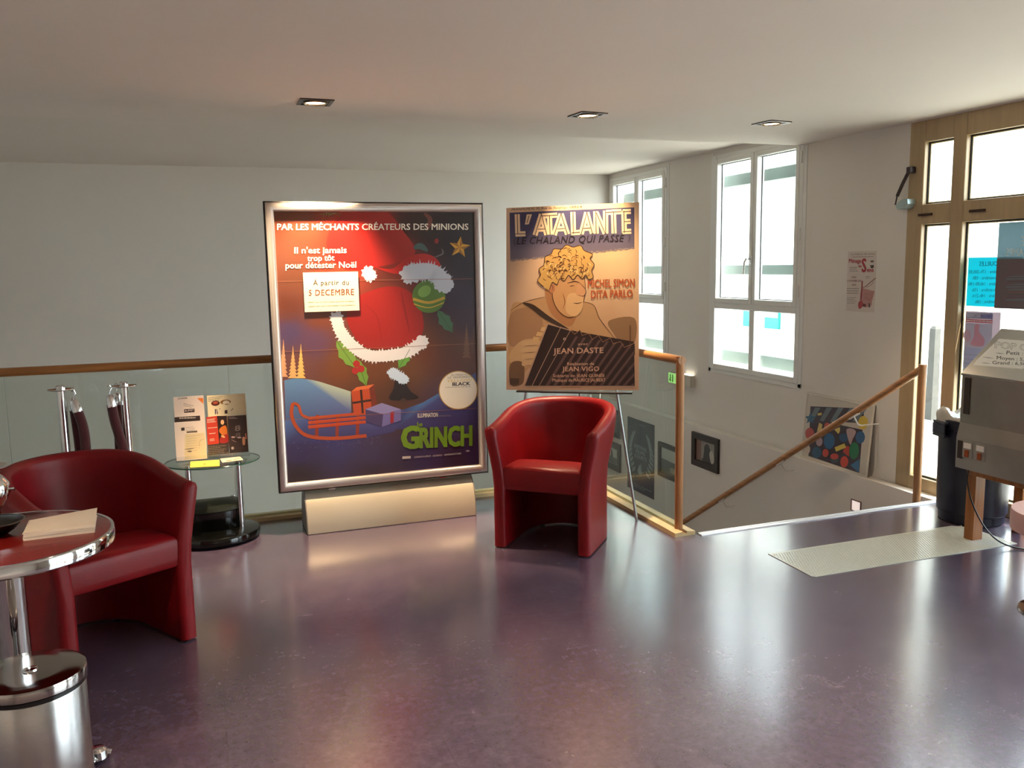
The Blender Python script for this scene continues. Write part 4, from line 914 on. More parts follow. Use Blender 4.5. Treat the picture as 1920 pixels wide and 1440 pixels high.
# blue title band with a frayed lower edge
band = [Q(200, 140), Q(1043, 104)]
def band_fn(x, y): 
    f = max(0, min(1, (y - 392) / 80.0)); f = f ** 2.2
    return tuple((66, 62, 96)[i] * (1 - f * 0.5) + (150, 130, 124)[i] * f * 0.5 for i in range(3))
nx = 24
for i in range(nx):
    a, b = i / nx, (i + 1) / nx
    def PT(f, g): 
        t_ = Q(200 + (1043 - 200) * f, 140 - 36 * f); b_ = Q(205 + (1043 - 205) * f, 465 - 85 * f + random.uniform(-10, 6) * 0)
        return (t_[0] + (b_[0] - t_[0]) * g, t_[1] + (b_[1] - t_[1]) * g)
    for j in range(6):
        g0, g1 = j / 6, (j + 1) / 6
        pq = [PT(a, g0), PT(b, g0), PT(b, g1), PT(a, g1)]; A.poly(pq, [band_fn(p[0], p[1] + 12 * (p[0] - 1080) / 240 + 4) for p in pq], 1)
    for s in range(3):
        f = a + (b - a) * random.random(); p = PT(f, 0.99); A.ell((p[0], p[1] + random.uniform(-0.5, 1.5)), random.uniform(2, 4), random.uniform(0.8, 2.4), (140, 122, 118), 1, n=10)
CR = (232, 200, 162)
A.text('FRANFILMDIS 70, Rue de Ponthieu  PARIS 8', Q(214, 126), Q(690, 106), 4.0, (70, 56, 50), 3, 0.006, shear=0.15)
def deco(pts, wd): 
    A.stroke(pts, wd, CR, 3, 1, False); 
    A.stroke(pts, wd * 0.14, (70, 40, 40), 4, 1, False)
def dp(*L): return [Q(*p) for p in L]
WD = 9.6
# the title in tall double-line capitals
for pts in (dp((252, 150), (256, 285)), dp((240, 284), (308, 282)),
            dp((372, 292), (416, 150)), dp((416, 150), (452, 290)), dp((392, 252), (440, 250)),
            dp((418, 162), (522, 156)), dp((470, 160), (474, 288)),
            dp((502, 290), (548, 148)), dp((548, 148), (592, 286)), dp((520, 250), (575, 247)),
            dp((628, 134), (632, 284)), dp((618, 276), (676, 272)),
            dp((684, 284), (722, 138)), dp((722, 138), (760, 280)), dp((698, 246), (746, 243)),
            dp((782, 130), (786, 282)), dp((786, 140), (846, 280)), dp((848, 126), (850, 282)),
            dp((852, 138), (956, 132)), dp((902, 136), (906, 280)),
            dp((972, 128), (976, 276)), dp((964, 134), (1020, 131)), dp((976, 200), (1018, 198)), dp((964, 268), (1022, 265))):
    deco(pts, WD)
A.poly(dp((316, 152), (352, 150), (330, 218), (304, 220)), CR, 3); A.stroke(dp((332, 160), (318, 210)), 1.3, (70, 40, 40), 4, 1, False)
A.text('LE CHALAND QUI PASSE', Q(248, 354), Q(975, 334), 13.2, (40, 30, 40), 5, 0.014, shear=0.22, spacing=1.08)
A.stroke(dp((236, 312), (232, 340), (240, 366)), 1.2, (50, 40, 50), 5); A.stroke(dp((1004, 286), (1012, 312), (1002, 340)), 1.2, (50, 40, 50), 5)
# plain stand-in figure: bare shoulders, wavy-haired head, accordion
OUT = (70, 40, 24)
def outlined(pts, col, k, wd=1.1):
    A.smooth(pts, col, k); A.stroke(pts + [pts[0]], wd, OUT, k + 1, 5, False)
A.smooth(dp((206, 800), (300, 742), (430, 710), (520, 700), (700, 738), (770, 770), (815, 880), (880, 950), (920, 1010), (700, 1000), (500, 1100), (330, 1190), (206, 1290)), (184, 140, 96), 2)
A.stroke(dp((206, 802), (300, 744), (440, 708)), 1.2, OUT, 3); A.stroke(dp((692, 738), (770, 766), (805, 850), (880, 950), (920, 1005)), 1.2, OUT, 3)
A.smooth(dp((206, 830), (330, 780), (420, 860), (400, 980), (206, 1040)), (160, 118, 84), 3)
A.smooth(dp((206, 1080), (290, 1000), (400, 1000), (420, 1060), (330, 1180), (206, 1150)), (196, 156, 112), 3); A.smooth(dp((206, 1160), (290, 1150), (300, 1250), (280, 1300), (206, 1300)), (110, 78, 54), 3)
for i in range(4): A.smooth(dp((290, 1010 + 45 * i), (395 - 14 * i, 1004 + 45 * i), (400 - 14 * i, 1030 + 45 * i), (290, 1040 + 45 * i)), (200, 160, 116), 4); A.stroke(dp((300, 1040 + 45 * i), (395 - 14 * i, 1034 + 45 * i)), 0.8, OUT, 5)
A.smooth(dp((450, 640), (470, 800), (560, 890), (620, 900), (660, 800), (640, 680)), (172, 116, 72), 3)          # neck
outlined(dp((500, 520), (600, 500), (690, 540), (712, 640), (700, 740), (660, 820), (600, 846), (530, 800), (490, 700)), (198, 146, 96), 5)
A.smooth(dp((600, 690), (690, 700), (690, 790), (640, 840), (580, 800)), (214, 168, 116), 6)
A.smooth(dp((670, 610), (712, 660), (700, 700), (650, 690)), (206, 150, 104), 6); A.stroke(dp((672, 610), (716, 664), (700, 702), (660, 694)), 1.1, OUT, 7)
A.stroke(dp((590, 616), (640, 604), (676, 612)), 1.6, OUT, 7); A.stroke(dp((606, 636), (640, 630)), 1.2, OUT, 7); A.stroke(dp((630, 748), (660, 752), (690, 744)), 1.3, OUT, 7)
A.stroke(dp((560, 680), (574, 740), (560, 790)), 1.0, (130, 70, 40), 7); A.ell(Q(486, 650), 6, 9, (180, 116, 76), 7); A.stroke(dp((472, 630), (492, 636), (490, 668)), 0.9, OUT, 8)
# hair as a cap of wavy locks
HP = [(430, 640), (390, 600), (410, 560), (400, 520), (435, 490), (440, 440), (480, 420), (500, 385), (550, 385), (585, 358), (630, 372), (680, 362), (705, 395), (760, 420), (745, 450), (772, 490), (755, 530), (765, 575), (735, 590), (715, 560), (690, 585), (660, 560), (630, 590), (600, 562), (570, 600), (540, 585), (520, 625), (490, 610), (470, 660)]
A.smooth([Q(*p) for p in HP], (196, 152, 84), 8); A.stroke([Q(*p) for p in HP], 1.3, OUT, 9, 5, False)
for i in range(150):
    an = random.uniform(3.05, 6.35); rr1 = random.uniform(0.12, 0.95); cx, cy = 588 + 168 * rr1 * math.cos(an), 568 + 185 * rr1 * math.sin(an)
    c = random.choice([(96, 56, 26), (118, 72, 34), (224, 190, 124), (84, 48, 22), (92, 54, 26)]); s_ = random.uniform(14, 26); a0 = an + random.uniform(-0.5, 0.5); dd = random.choice([-1, 1])
    P3 = [(cx + s_ * math.cos(a0 + dd * t_) * (0.6 + 0.4 * t_ / 2), cy + s_ * math.sin(a0 + dd * t_) * (0.6 + 0.4 * t_ / 2)) for t_ in (0.0, 0.6, 1.2, 1.9)]
    A.stroke(dp(*P3), random.uniform(0.9, 1.9), c, 9, 3)
# strap and accordion
A.smooth(dp((290, 750), (360, 760), (470, 840), (600, 925), (560, 920), (440, 860), (350, 790)), (60, 40, 30), 6)
A.poly(dp((458, 890), (612, 932), (650, 940), (1040, 1010), (1046, 1308), (300, 1308)), (44, 24, 22), 6)
top_e = [(612, 932), (640, 960), (676, 930), (690, 968), (735, 955), (760, 995), (800, 968), (830, 1012), (880, 985), (900, 1025), (950, 1010), (975, 1048), (1045, 1020)]
A.poly([Q(*p) for p in top_e] + dp((1046, 1100), (612, 1100)), (44, 24, 22), 7)
for i in range(13):
    x = 646 + i * 52; y = 975 + i * 8; x2, y2 = x - 190, 1306
    def cl(px, py):
        return (px, py)
    top = (min(x, 1042), y if x <= 1042 else y + (x - 1042) * (1306 - y) / 190.0)
    top2 = (min(x + 18, 1042), y if x + 18 <= 1042 else y + (x + 18 - 1042) * (1306 - y) / 190.0)
    if top[1] < 1300 and x2 > 330: A.poly(dp(top, top2, (x2 + 10, y2), (x2 - 14, y2)), (92, 66, 62), 8)
for (a, b, w_) in (((548, 910), (352, 1308), 1.2), ((458, 890), (300, 1308), 2.2), ((612, 934), (400, 1308), 1.0)): A.stroke(dp(a, b), w_, (176, 140, 116), 9, 1, False)
A.stroke(dp((458, 890), (612, 934)), 1.6, (190, 152, 126), 9, 1, False); A.stroke([Q(*p) for p in top_e], 1.0, (170, 120, 90), 9, 1, False)
A.ell(Q(572, 992), 2.6, 2.6, (200, 170, 150), 9); A.ell(Q(572, 992), 1.4, 1.4, (50, 30, 26), 10)
for (x, y) in ((440, 925), (410, 958), (385, 990)): A.poly(dp((x - 22, y - 14), (x + 18, y - 10), (x + 8, y + 16), (x - 32, y + 14)), (206, 164, 112), 5)
A.smooth(dp((870, 870), (1043, 850), (1045, 1010), (960, 1015), (905, 960)), (140, 104, 70), 2); A.poly(dp((1012, 900), (1018, 900), (1018, 1060), (1012, 1060)), (90, 56, 40), 8)
A.poly(dp((204, 1258), (266, 1258), (262, 1300), (204, 1300)), (70, 50, 40), 7)
RD = (176, 78, 34)
A.text('MICHEL SIMON', Q(728, 646), Q(1045, 638), 14.6, RD, 6, 0.028); A.text('DITA PARLO', Q(750, 718), Q(1032, 710), 14.4, RD, 6, 0.028); A.text('et', Q(876, 660), Q(890, 660), 2.0, RD, 6)
CT = (204, 160, 132)
A.text('avec', Q(662, 1034), Q(730, 1032), 4.6, CT, 11, 0.0); A.text('JEAN DASTE', Q(496, 1092), Q(834, 1086), 10.2, CT, 11, 0.016, spacing=1.05)
A.text('Réalisation de', Q(590, 1170), Q(772, 1168), 5.6, CT, 11); A.text('JEAN VIGO', Q(556, 1210), Q(806, 1208), 8.6, CT, 11, 0.016, spacing=1.05)
A.text('Scénario de', Q(494, 1250), Q(640, 1249), 5.8, CT, 11, 0.008); A.text('JEAN GUINÉE', Q(654, 1250), Q(842, 1249), 5.8, CT, 11, 0.016); A.text('Musique de', Q(490, 1280), Q(626, 1280), 6.0, CT, 11, 0.008); A.text('MAURICE JAUBERT', Q(632, 1280), Q(848, 1279), 6.0, CT, 11, 0.016)
A.lines(Q(550, 1318), Q(690, 1317), 1, 1, 0.9, (110, 84, 70), 3, (0.9, 1))
o = A.build('poster_print', M_PRINT, bd); o.location = (0, 0.0006, 0)

# ================================================================= PICTURES ON THE STAIR WALL
def wall_thing(name, label, cat, ya, yb, za, zb, x, group=None):
    """picture hung on the right wall: local x runs toward the room (-Y), faces -X"""
    return thing(name, label, cat, (x, ya, za), R(-90), group), abs(yb - ya), zb - za
def framed(label, ya, yb, za, zb, art, fr=0.06):
    t, w, h = wall_thing('picture_frame', label, 'picture', ya, yb, za, zb, XL, 'black picture frames on the stair wall')
    m = MB(); m.rect_frame(w, h, [(0, -0.0005), (0, -0.022), (0.003, -0.025), (fr - 0.003, -0.022), (fr, -0.016), (fr, -0.006)]); m.build('frame', mat('black_brown_frame', (34, 24, 22), 0.35), t)
    m = MB(); m.box(0.004, w - 0.004, -0.006, -0.001, 0.004, h - 0.004); m.build('backing', M_DARK, t)
    A = Art([(0, 0), (1, 0), (1, 1), (0, 1)], w - 2 * fr, h - 2 * fr, 0.0003); art(A)
    o = A.build('photo', M_PRINTG, t); o.location = (fr, -0.007, fr)
    return t
def f1(A):
    A.grid(1, 1, lambda x, y: (140, 136, 128)); A.poly([(0, 0), (0.27, 0), (0.27, 1), (0, 1)], (112, 76, 62), 1); A.smooth([(0.45, 0.2), (0.62, 0.1), (0.75, 0.4), (0.8, 1), (0.4, 1), (0.42, 0.5)], (34, 36, 36), 2); A.smooth([(0.7, 0.5), (0.85, 0.35), (0.95, 0.8), (0.8, 0.95)], (180, 176, 168), 3); A.poly([(0.3, 0.85), (1, 0.8), (1, 1), (0.3, 1)], (60, 58, 54), 1)
framed('black framed photograph on the stair wall just right of the balustrade post', 6.955, 6.512, -0.37, -0.055, f1)
def f2(A):
    A.grid(1, 1, lambda x, y: (70, 76, 72)); A.poly([(0.02, 0.02), (0.98, 0.05), (0.98, 0.5), (0.02, 0.45)], (196, 200, 192), 1); A.poly([(0.5, 0.7), (1, 0.72), (1, 0.95), (0.5, 0.9)], (150, 156, 150), 1)
framed('black framed landscape photograph seen through the glass beside the post', 7.588, 7.145, -0.618, -0.27, f2, 0.045)
def f3(A):
    A.grid(1, 1, lambda x, y: (80, 86, 80)); A.poly([(0.3, 0.1), (0.75, 0.14), (0.72, 0.9), (0.42, 0.86)], (206, 208, 200), 1); A.smooth([(0.4, 0.3), (0.55, 0.25), (0.6, 0.9), (0.45, 0.9)], (52, 58, 54), 2)
framed('upper black framed photograph beside the festival poster on the stair wall', 8.88, 8.44, -0.408, -0.09, f3)
def f4(A):
    A.grid(1, 1, lambda x, y: (84, 92, 86)); A.poly([(0.1, 0.08), (0.9, 0.1), (0.9, 0.6), (0.1, 0.55)], (190, 194, 186), 1); A.smooth([(0.45, 0.3), (0.56, 0.3), (0.6, 0.9), (0.42, 0.9)], (60, 66, 62), 2); A.ell((0.5, 0.25), 0.06, 0.09, (46, 50, 48), 3)
framed('lower black framed photograph beside the festival poster on the stair wall', 8.88, 8.44, -0.79, -0.472, f4)
t, w, h = wall_thing('festival_poster', 'slate blue short film festival poster with laurel branches on the stair wall', 'poster', 8.285, 7.69, -0.91, -0.124, XL)
m = MB(); m.box(0, w, -0.003, 0, 0, h); m.build('sheet', M_WHITE, t)
A = Art([(0, 0), (0.76, 0), (0.76, 1), (0, 1)], w, h, 0.0003); A.grid(2, 6, lambda x, y: (48 + 10 * y, 58 + 6 * y, 74 + 10 * y))
for s in (-1, 1):
    for i in range(9):
        f = i / 8; x = 0.38 + s * (0.20 + 0.10 * math.sin(math.pi * f)) ; y = 0.2 + 0.5 * f
        A.ell((x - s * 0.02, y), 0.045, 0.018, (150, 166, 170), 1, s * 0.9); A.ell((x + s * 0.03, y + 0.02), 0.045, 0.018, (134, 152, 158), 1, -s * 0.5 + 1.2)
FT = (150, 166, 172)
A.text('FESTIVAL', (0.2, 0.40), (0.56, 0.40), 0.05, FT, 2, 0.02); A.text('FILMS', (0.25, 0.465), (0.51, 0.465), 0.05, FT, 2, 0.02); A.text('COURTS', (0.21, 0.53), (0.55, 0.53), 0.05, FT, 2, 0.02)
A.smooth([(0.3, 0.7), (0.38, 0.6), (0.42, 0.7), (0.5, 0.68), (0.36, 0.75)], FT, 2); A.lines((0.2, 0.9), (0.7, 0.9), 2, 0.03, 0.014, (120, 136, 146), 2); A.text('FESTIVAL', (0.34, 0.07), (0.5, 0.07), 0.014, FT, 2)
o = A.build('printed_face', M_PRINTG, t); o.location = (0, -0.0032, 0)
# children's collage leaning on the ledge
t, w, h = wall_thing('collage_picture', 'white board with colourful paper collage leaning on the wall ledge behind the handrail', 'picture', 5.455, 4.735, 0.0, 0.512, XW - 0.055)
t.rotation_euler = (R(-5), 0, R(-90))
m = MB(); m.box(0, w, 0.0, 0.012, 0.001, h, 0.002); m.build('board', mat('white_board', (214, 206, 194), 0.5), t)
m = MB(); m.rect_frame(w, h, [(0, 0.012), (0, -0.006), (0.012, -0.007), (0.014, 0.0)]); m.build('frame', mat('thin_white_frame', (222, 214, 202), 0.45), t)
C6 = lambda x, y: (1480 + x / 8.727, 720 + y / 8.727)
A = Art([C6(335, 128), C6(1442, 335), C6(1378, 1500), C6(240, 1182)], w, h, 0.0002)
A.grid(1, 1, lambda x, y: (204, 196, 184))
A.poly([C6(393, 352), C6(1270, 382), C6(1240, 1425), C6(375, 1160)], (66, 58, 70), 1)
for i in range(5): A.poly([C6(470 + 190 * i, 372), C6(560 + 190 * i, 374), C6(440 + 180 * i, 590), C6(370 + 180 * i, 580)], (112, 124, 132), 2)
A.poly([C6(720, 590), C6(1180, 610), C6(1270, 720), C6(920, 650)], (206, 196, 186), 3)
def cst(c, r, col, k):
    p = [C6(c[0] + (r if i % 2 == 0 else r * .45) * math.cos(-math.pi / 2 + i * math.pi / 5), c[1] + (r if i % 2 == 0 else r * .45) * math.sin(-math.pi / 2 + i * math.pi / 5)) for i in range(10)]; A.poly(p, col, k)
cst((395, 545), 100, (58, 100, 128), 4); A.poly([C6(515, 465), C6(580, 450), C6(585, 490), C6(520, 500)], (214, 190, 110), 4)
def ce(x, y, rx, ry, col, k=4, rot=0): A.ell(C6(x, y), rx / 8.727, ry / 8.727, col, k, rot)
ce(390, 790, 75, 95, (184, 84, 76)); ce(720, 910, 92, 130, (52, 104, 150)); ce(680, 660, 50, 50, (190, 80, 64), 4); ce(555, 920, 55, 75, (176, 150, 158)); ce(515, 1100, 80, 95, (56, 92, 122)); ce(665, 1105, 52, 66, (204, 84, 72), 5); ce(818, 1160, 70, 50, (206, 84, 76), 5); ce(820, 1220, 66, 50, (70, 92, 100)); ce(985, 1245, 66, 94, (208, 78, 66), 5); ce(1140, 1060, 80, 140, (46, 122, 84), 5); ce(1230, 840, 76, 100, (60, 104, 146), 5); ce(1262, 605, 80, 105, (216, 186, 72), 5); ce(960, 850, 80, 70, (54, 84, 120)); ce(350, 1050, 55, 80, (206, 190, 176))
A.poly([C6(545, 610), C6(600, 640), C6(590, 720), C6(510, 760)], (216, 190, 120), 4); A.poly([C6(800, 720), C6(890, 680), C6(895, 740), C6(870, 790)], (222, 196, 104), 5); A.poly([C6(815, 1010), C6(975, 940), C6(1005, 1010), C6(840, 1080)], (220, 198, 96), 5)
A.smooth([C6(1000, 720), C6(1080, 700), C6(1155, 750), C6(1110, 870), C6(1075, 960), C6(1030, 860)], (188, 160, 164), 6); A.poly([C6(1000, 980), C6(1060, 990), C6(1060, 1160), C6(950, 1080)], (190, 74, 62), 4); A.poly([C6(1090, 1300), C6(1240, 1190), C6(1235, 1420)], (64, 116, 160), 5)
o = A.build('collage', M_PRINT, t); o.location = (0, -0.0006, 0)
# notice on the wall by the door
t, w, h = wall_thing('wall_notice', 'white event notice with red lettering taped to the right wall by the door', 'notice', 5.07, 4.79, 1.153, 1.577, XW)
m = MB(); m.box(0, w, -0.001, 0, 0, h); m.build('sheet', M_WHITE, t)
N = lambda x, y: (1560 + x / 9.6, 450 + y / 9.6)
A = Art([N(285, 215), N(790, 200), N(760, 1300), N(245, 1285)], w, h, 0.0003); A.grid(1, 1, lambda x, y: (212, 200, 192))
RED = (168, 44, 56); GR = (110, 100, 96)
A.text('La Mairie de Seine', N(345, 275), N(760, 262), 2.4, GR, 2); A.stroke([N(350, 312), N(730, 300)], 0.8, (130, 110, 104), 2, 1, False)
A.text('Ménage', N(300, 412), N(520, 412), 7.5, RED, 3, 0.03); A.text('en', N(470, 490), N(530, 492), 5.5, RED, 3, 0.03); A.text('S', N(528, 570), N(612, 570), 24, RED, 3, 0.03); A.text('eine', N(622, 568), N(742, 568), 7.5, RED, 3, 0.03)
A.ell(N(712, 385), 3.4, 2, (110, 90, 80), 3); A.poly([N(680, 450), N(742, 450), N(738, 490), N(710, 508), N(684, 490)], (60, 50, 46), 3); A.ell(N(710, 472), 1.8, 2, (110, 96, 80), 4)
A.lines(N(310, 490), N(480, 486), 3, 3.4, 0.9, GR, 2); A.text('LUNDI', N(345, 684), N(432, 682), 3.4, (140, 70, 70), 2, 0.02); A.text('12 NOVEMBRE 2018', N(268, 752), N(520, 748), 3.6, (130, 66, 66), 2, 0.02); A.text('14H30', N(352, 822), N(426, 820), 3.4, (140, 70, 70), 2, 0.02)
A.lines(N(265, 868), N(490, 862), 3, 4.4, 1.4, (140, 126, 120), 2); A.lines(N(265, 1036), N(480, 1030), 4, 3.4, 1.0, (140, 126, 120), 2); A.lines(N(600, 650), N(700, 645), 2, 3, 0.8, GR, 2)
A.smooth([N(530, 840), N(560, 860), N(700, 900), N(760, 920), N(720, 1060), N(700, 1180), N(560, 1200), N(500, 1080)], (186, 136, 132), 2)
A.stroke([N(540, 730), N(535, 850), N(520, 1080)], 2.4, (150, 60, 70), 3, 2, False); A.stroke([N(550, 845), N(600, 830), N(690, 750), N(780, 675)], 1.3, (120, 60, 60), 3, 3, False); A.stroke([N(610, 850), N(700, 800), N(745, 735)], 0.8, (150, 100, 100), 3, 3, False)
for i in range(26): A.stroke([N(560 + random.uniform(0, 180), 900 + random.uniform(0, 180)), N(580 + random.uniform(0, 190), 920 + random.uniform(0, 180))], 0.9, random.choice([(160, 80, 80), (176, 120, 100), (140, 90, 80)]), 3, 1)
A.smooth([N(480, 1110), N(540, 1090), N(555, 1180), N(500, 1240), N(470, 1200)], (176, 74, 80), 3); A.poly([N(555, 1140), N(610, 1150), N(610, 1195), N(555, 1195)], (110, 50, 56), 3); A.poly([N(655, 1130), N(680, 1130), N(685, 1210), N(660, 1205)], (80, 66, 66), 3)
o = A.build('printed_face', M_PRINT, t); o.location = (0, -0.0014, 0)
# emergency exit light
t = thing('emergency_light', 'green running-man emergency exit light on the wall below the tall window', 'exit sign', (XW, 7.49, 0.335), R(-90))
m = MB(); m.box(0, 0.41, -0.055, 0.0, 0, 0.115, 0.006); m.build('housing', M_BODYW, t)
m = MB(); m.box(0.006, 0.225, -0.059, -0.055, 0.008, 0.107, 0.002); pan = m.build('sign_panel', M_GREEN, t)
m = MB(); m.lathe([(0.009, -0.001), (0.009, 0.001)], (0, 0, 0), 14, M=Matrix.Translation((0.05, -0.0602, 0.085)) @ Matrix.Rotation(R(90), 4, 'X')); m.tube([(0.05, -0.060, 0.074), (0.045, -0.060, 0.05), (0.03, -0.060, 0.03)], 0.004, 6); m.tube([(0.045, -0.060, 0.05), (0.06, -0.060, 0.04), (0.055, -0.060, 0.022)], 0.004, 6); m.tube([(0.05, -0.060, 0.07), (0.07, -0.060, 0.06)], 0.003, 6); m.box(0.085, 0.10, -0.0605, -0.059, 0.02, 0.095)
m.build('pictogram', mat('dark_green_ink', (40, 110, 40), 0.5), pan)
m = MB(); m.box(0.24, 0.40, -0.045, -0.012, 0.113, 0.121, 0.003); m.build('top_lens', mat('lit_top_lens', (255, 245, 220), 0.3, emit=((1, 0.93, 0.75), 2.0)), t)
# recessed step light in the lower wall
t = thing('step_light', 'small square step light set low in the stair wall', 'light', (XL, 4.843, -0.262), R(-90))
m = MB(); m.rect_frame(0.10, 0.088, [(0, 0), (0, -0.006), (0.007, -0.007), (0.009, -0.002)]); m.build('bezel', mat('brown_bezel', (120, 90, 84), 0.4, 0.3), t)
m = MB(); m.box(0.008, 0.092, -0.003, 0.0, 0.008, 0.08); m.build('diffuser', mat('white_diffuser', (236, 214, 206), 0.4, emit=((1.0, 0.84, 0.78), 0.35)), t)

# ================================================================= SHEETS ON THE DOOR GLASS (their backs, lettering reversed)
def pane_sheet(name, label, cat, ya, yb, za, zb, bgc, draw, quad):
    t, w, h = wall_thing(name, label, cat, ya, yb, za, zb, XW + 0.0435)
    m = Art(quad, w, h, 0.0002); m.grid(1, 3, bgc if callable(bgc) else (lambda x, y: bgc)); draw(m); m.build('sheet', M_PRINTT, t)
    return t
V = lambda x, y: (1750 + x / 6.0, 400 + y / 6.0)
def d1(A):
    ink = (30, 110, 140)
    A.text('CLAFOUTIS ET RATOUILLES'[13:], V(462, 586), V(760, 580), 8.0, ink, 2, 0.01, mirror=True)
    for i, s in enumerate(('novembre : 17h-20h30', '8 novembre : 18h', 'novembre : 16h30-19h', '2 décembre : 15h', 'décembre : 14h-21h', 'décembre : 18h')):
        x0 = (350, 390, 345, 385, 388, 420)[i]; A.text(s, V(x0, 668 + 67 * i), V(x0 + len(s) * 20.5, 664 + 67 * i), 6.2, ink, 2, 0.006, mirror=True)
pane_sheet('window_sheet', 'bright cyan programme sheet on the door glass, lettering reversed', 'notice', 4.072, 3.70, 1.226, 1.52, (0, 205, 232), d1, [V(345, 495), V(935, 484), V(920, 1062), V(315, 1030)])
def d2(A):
    A.poly([V(720, 492), V(1005, 494), V(985, 1070), V(685, 1055)], (116, 100, 104), 1)
    ink = (236, 240, 240); A.text('ERRE', V(915, 352), V(1060, 350), 16, ink, 2, 0.0, mirror=True); A.text('NCHAMPS', V(792, 462), V(1062, 458), 14, ink, 2, 0.0, mirror=True)
    for i in range(10): A.poly([V(780 + random.uniform(0, 120), 680 + 30 * i), V(930 + random.uniform(0, 40), 678 + 30 * i), V(930 + random.uniform(0, 40), 690 + 30 * i), V(790, 694 + 30 * i)], random.choice([(110, 126, 140), (128, 100, 96), (104, 92, 100)]), 2)
pane_sheet('window_poster', 'grey blue poster overlapping the cyan sheet on the door glass', 'poster', 3.868, 3.45, 1.221, 1.718, (110, 140, 150), d2, [V(745, 105), V(1245, 98), V(1220, 1082), V(685, 1055)]).location.x -= 0.0015
def d3(A):
    A.poly([V(318, 1110), V(670, 1115), V(665, 1180), V(316, 1175)], (150, 150, 180), 1); A.text('ELECTRIQUE', V(330, 1165), V(500, 1160), 6, (220, 220, 236), 2, mirror=True); A.text('Jeux', V(510, 1168), V(660, 1164), 9, (110, 110, 190), 2, 0.01, mirror=True)
    A.poly([V(314, 1180), V(664, 1186), V(662, 1225), V(312, 1218)], (196, 120, 140), 1); A.lines(V(320, 1192), V(660, 1198), 1, 3, 2.2, (236, 214, 220), 2, (0.95, 1))
    A.poly([V(310, 1225), V(662, 1230), V(655, 1520), V(290, 1500)], (196, 196, 222), 1); A.smooth([V(430, 1250), V(490, 1240), V(490, 1320), V(560, 1400), V(540, 1480), V(380, 1470), V(420, 1370)], (214, 160, 186), 2); A.ell(V(330, 1370), 8, 12, (206, 176, 204), 2)
    A.poly([V(288, 1500), V(655, 1520), V(650, 1800), V(270, 1800)], (176, 186, 226), 1); A.lines(V(300, 1580), V(600, 1590), 6, 9, 1.4, (150, 160, 206), 2)
pane_sheet('window_poster', 'pale pink and blue poster low on the door glass above the popcorn machine', 'poster', 4.07, 3.822, 0.80, 1.195, (170, 150, 160), d3, [V(312, 1095), V(765, 1105), V(740, 1860), V(262, 1830)])

# ================================================================= POPCORN MACHINE ON ITS STAND, BIN, MAT, STOOL
MX, MY0, MY1 = 3.83, 2.86, 3.51
ms = thing('machine_stand', 'orange varnished wooden stand carrying the popcorn machine', 'stand', (4.05, 3.2, 0))
for (x, y) in ((3.852, 3.405), (4.20, 3.405), (3.852, 2.92), (4.20, 2.92)):
    m = MB(ms.location); m.box(x, x + 0.07, y, y + 0.058, 0, 0.36, 0.003); m.build('leg', M_ORANGEW, ms)
m = MB(ms.location); m.box(3.85, 4.272, 2.915, 3.465, 0.36, 0.392, 0.003); m.build('top', M_ORANGEW, ms)
pm = thing('popcorn_machine', 'stainless steel popcorn machine with sloped top beside the entrance door', 'popcorn machine', (4.05, 3.2, 0.3925))
m = MB(pm.location)
prof = [(MX - 0.014, 0.394), (MX - 0.016, 0.56), (MX + 0.004, 0.64), (MX + 0.004, 0.895), (4.27, 0.895), (4.27, 0.394)]
m.prism(prof, 1, MY0, MY1); m.build('body', M_STAIN, pm)
m = MB(pm.location); m.prism([(MX - 0.012, 0.897), (MX - 0.012, 0.908), (4.085, 1.135), (4.27, 1.135), (4.27, 0.897)], 1, MY0, MY1 - 0.005); m.build('sloped_hood', mat('polished_stainless', (0.50, 0.48, 0.46), 0.22, 0.9), pm)
m = MB(pm.location); m.box(4.10, 4.25, MY0 + 0.06, MY1 - 0.16, 1.135, 1.142); m.build('top_vent', M_BLACK, pm)
m = MB(pm.location); m.box(MX - 0.001, MX + 0.004, MY1 - 0.055, MY1 - 0.02, 0.69, 0.885); m.build('door_slot', mat('dark_slot', (52, 42, 36), 0.6), pm)
m = MB(pm.location); m.box(MX + 0.02, MX + 0.03, MY1, MY1 + 0.018, 0.66, 0.93, 0.003); m.build('side_hinge', M_GREYSTEEL, pm)
m = MB(pm.location); m.box(MX - 0.018, MX - 0.0145, MY1 - 0.045, MY1 - 0.012, 0.448, 0.545); m.build('side_slot', mat('dark_slot', (52, 42, 36), 0.6), pm)
for y in (3.435, 3.355):
    m = MB(pm.location); m.box(MX - 0.019, MX - 0.0145, y - 0.032, y + 0.030, 0.458, 0.548, 0.002); pl = m.build('switch_plate', M_STAIN, pm)
    m = MB(pm.location); m.box(MX - 0.026, MX - 0.018, y - 0.012, y + 0.012, 0.464, 0.502, 0.003); m.build('switch', mat('amber_switch', (150, 70, 34), 0.3), pl)
    m = MB(pm.location); m.box(MX - 0.0205, MX - 0.019, y - 0.025, y + 0.022, 0.510, 0.540); m.build('switch_label', M_WHITE, pl)
q = []
for (x, y, z) in ((3.83, 3.435, 0.395), (3.815, 3.425, 0.33), (3.82, 3.39, 0.22), (3.85, 3.33, 0.10), (3.90, 3.27, 0.03), (3.97, 3.20, 0.0055), (4.05, 3.08, 0.0055), (4.12, 2.9, 0.0055), (4.16, 2.6, 0.0055)): q.append((x, y, z))
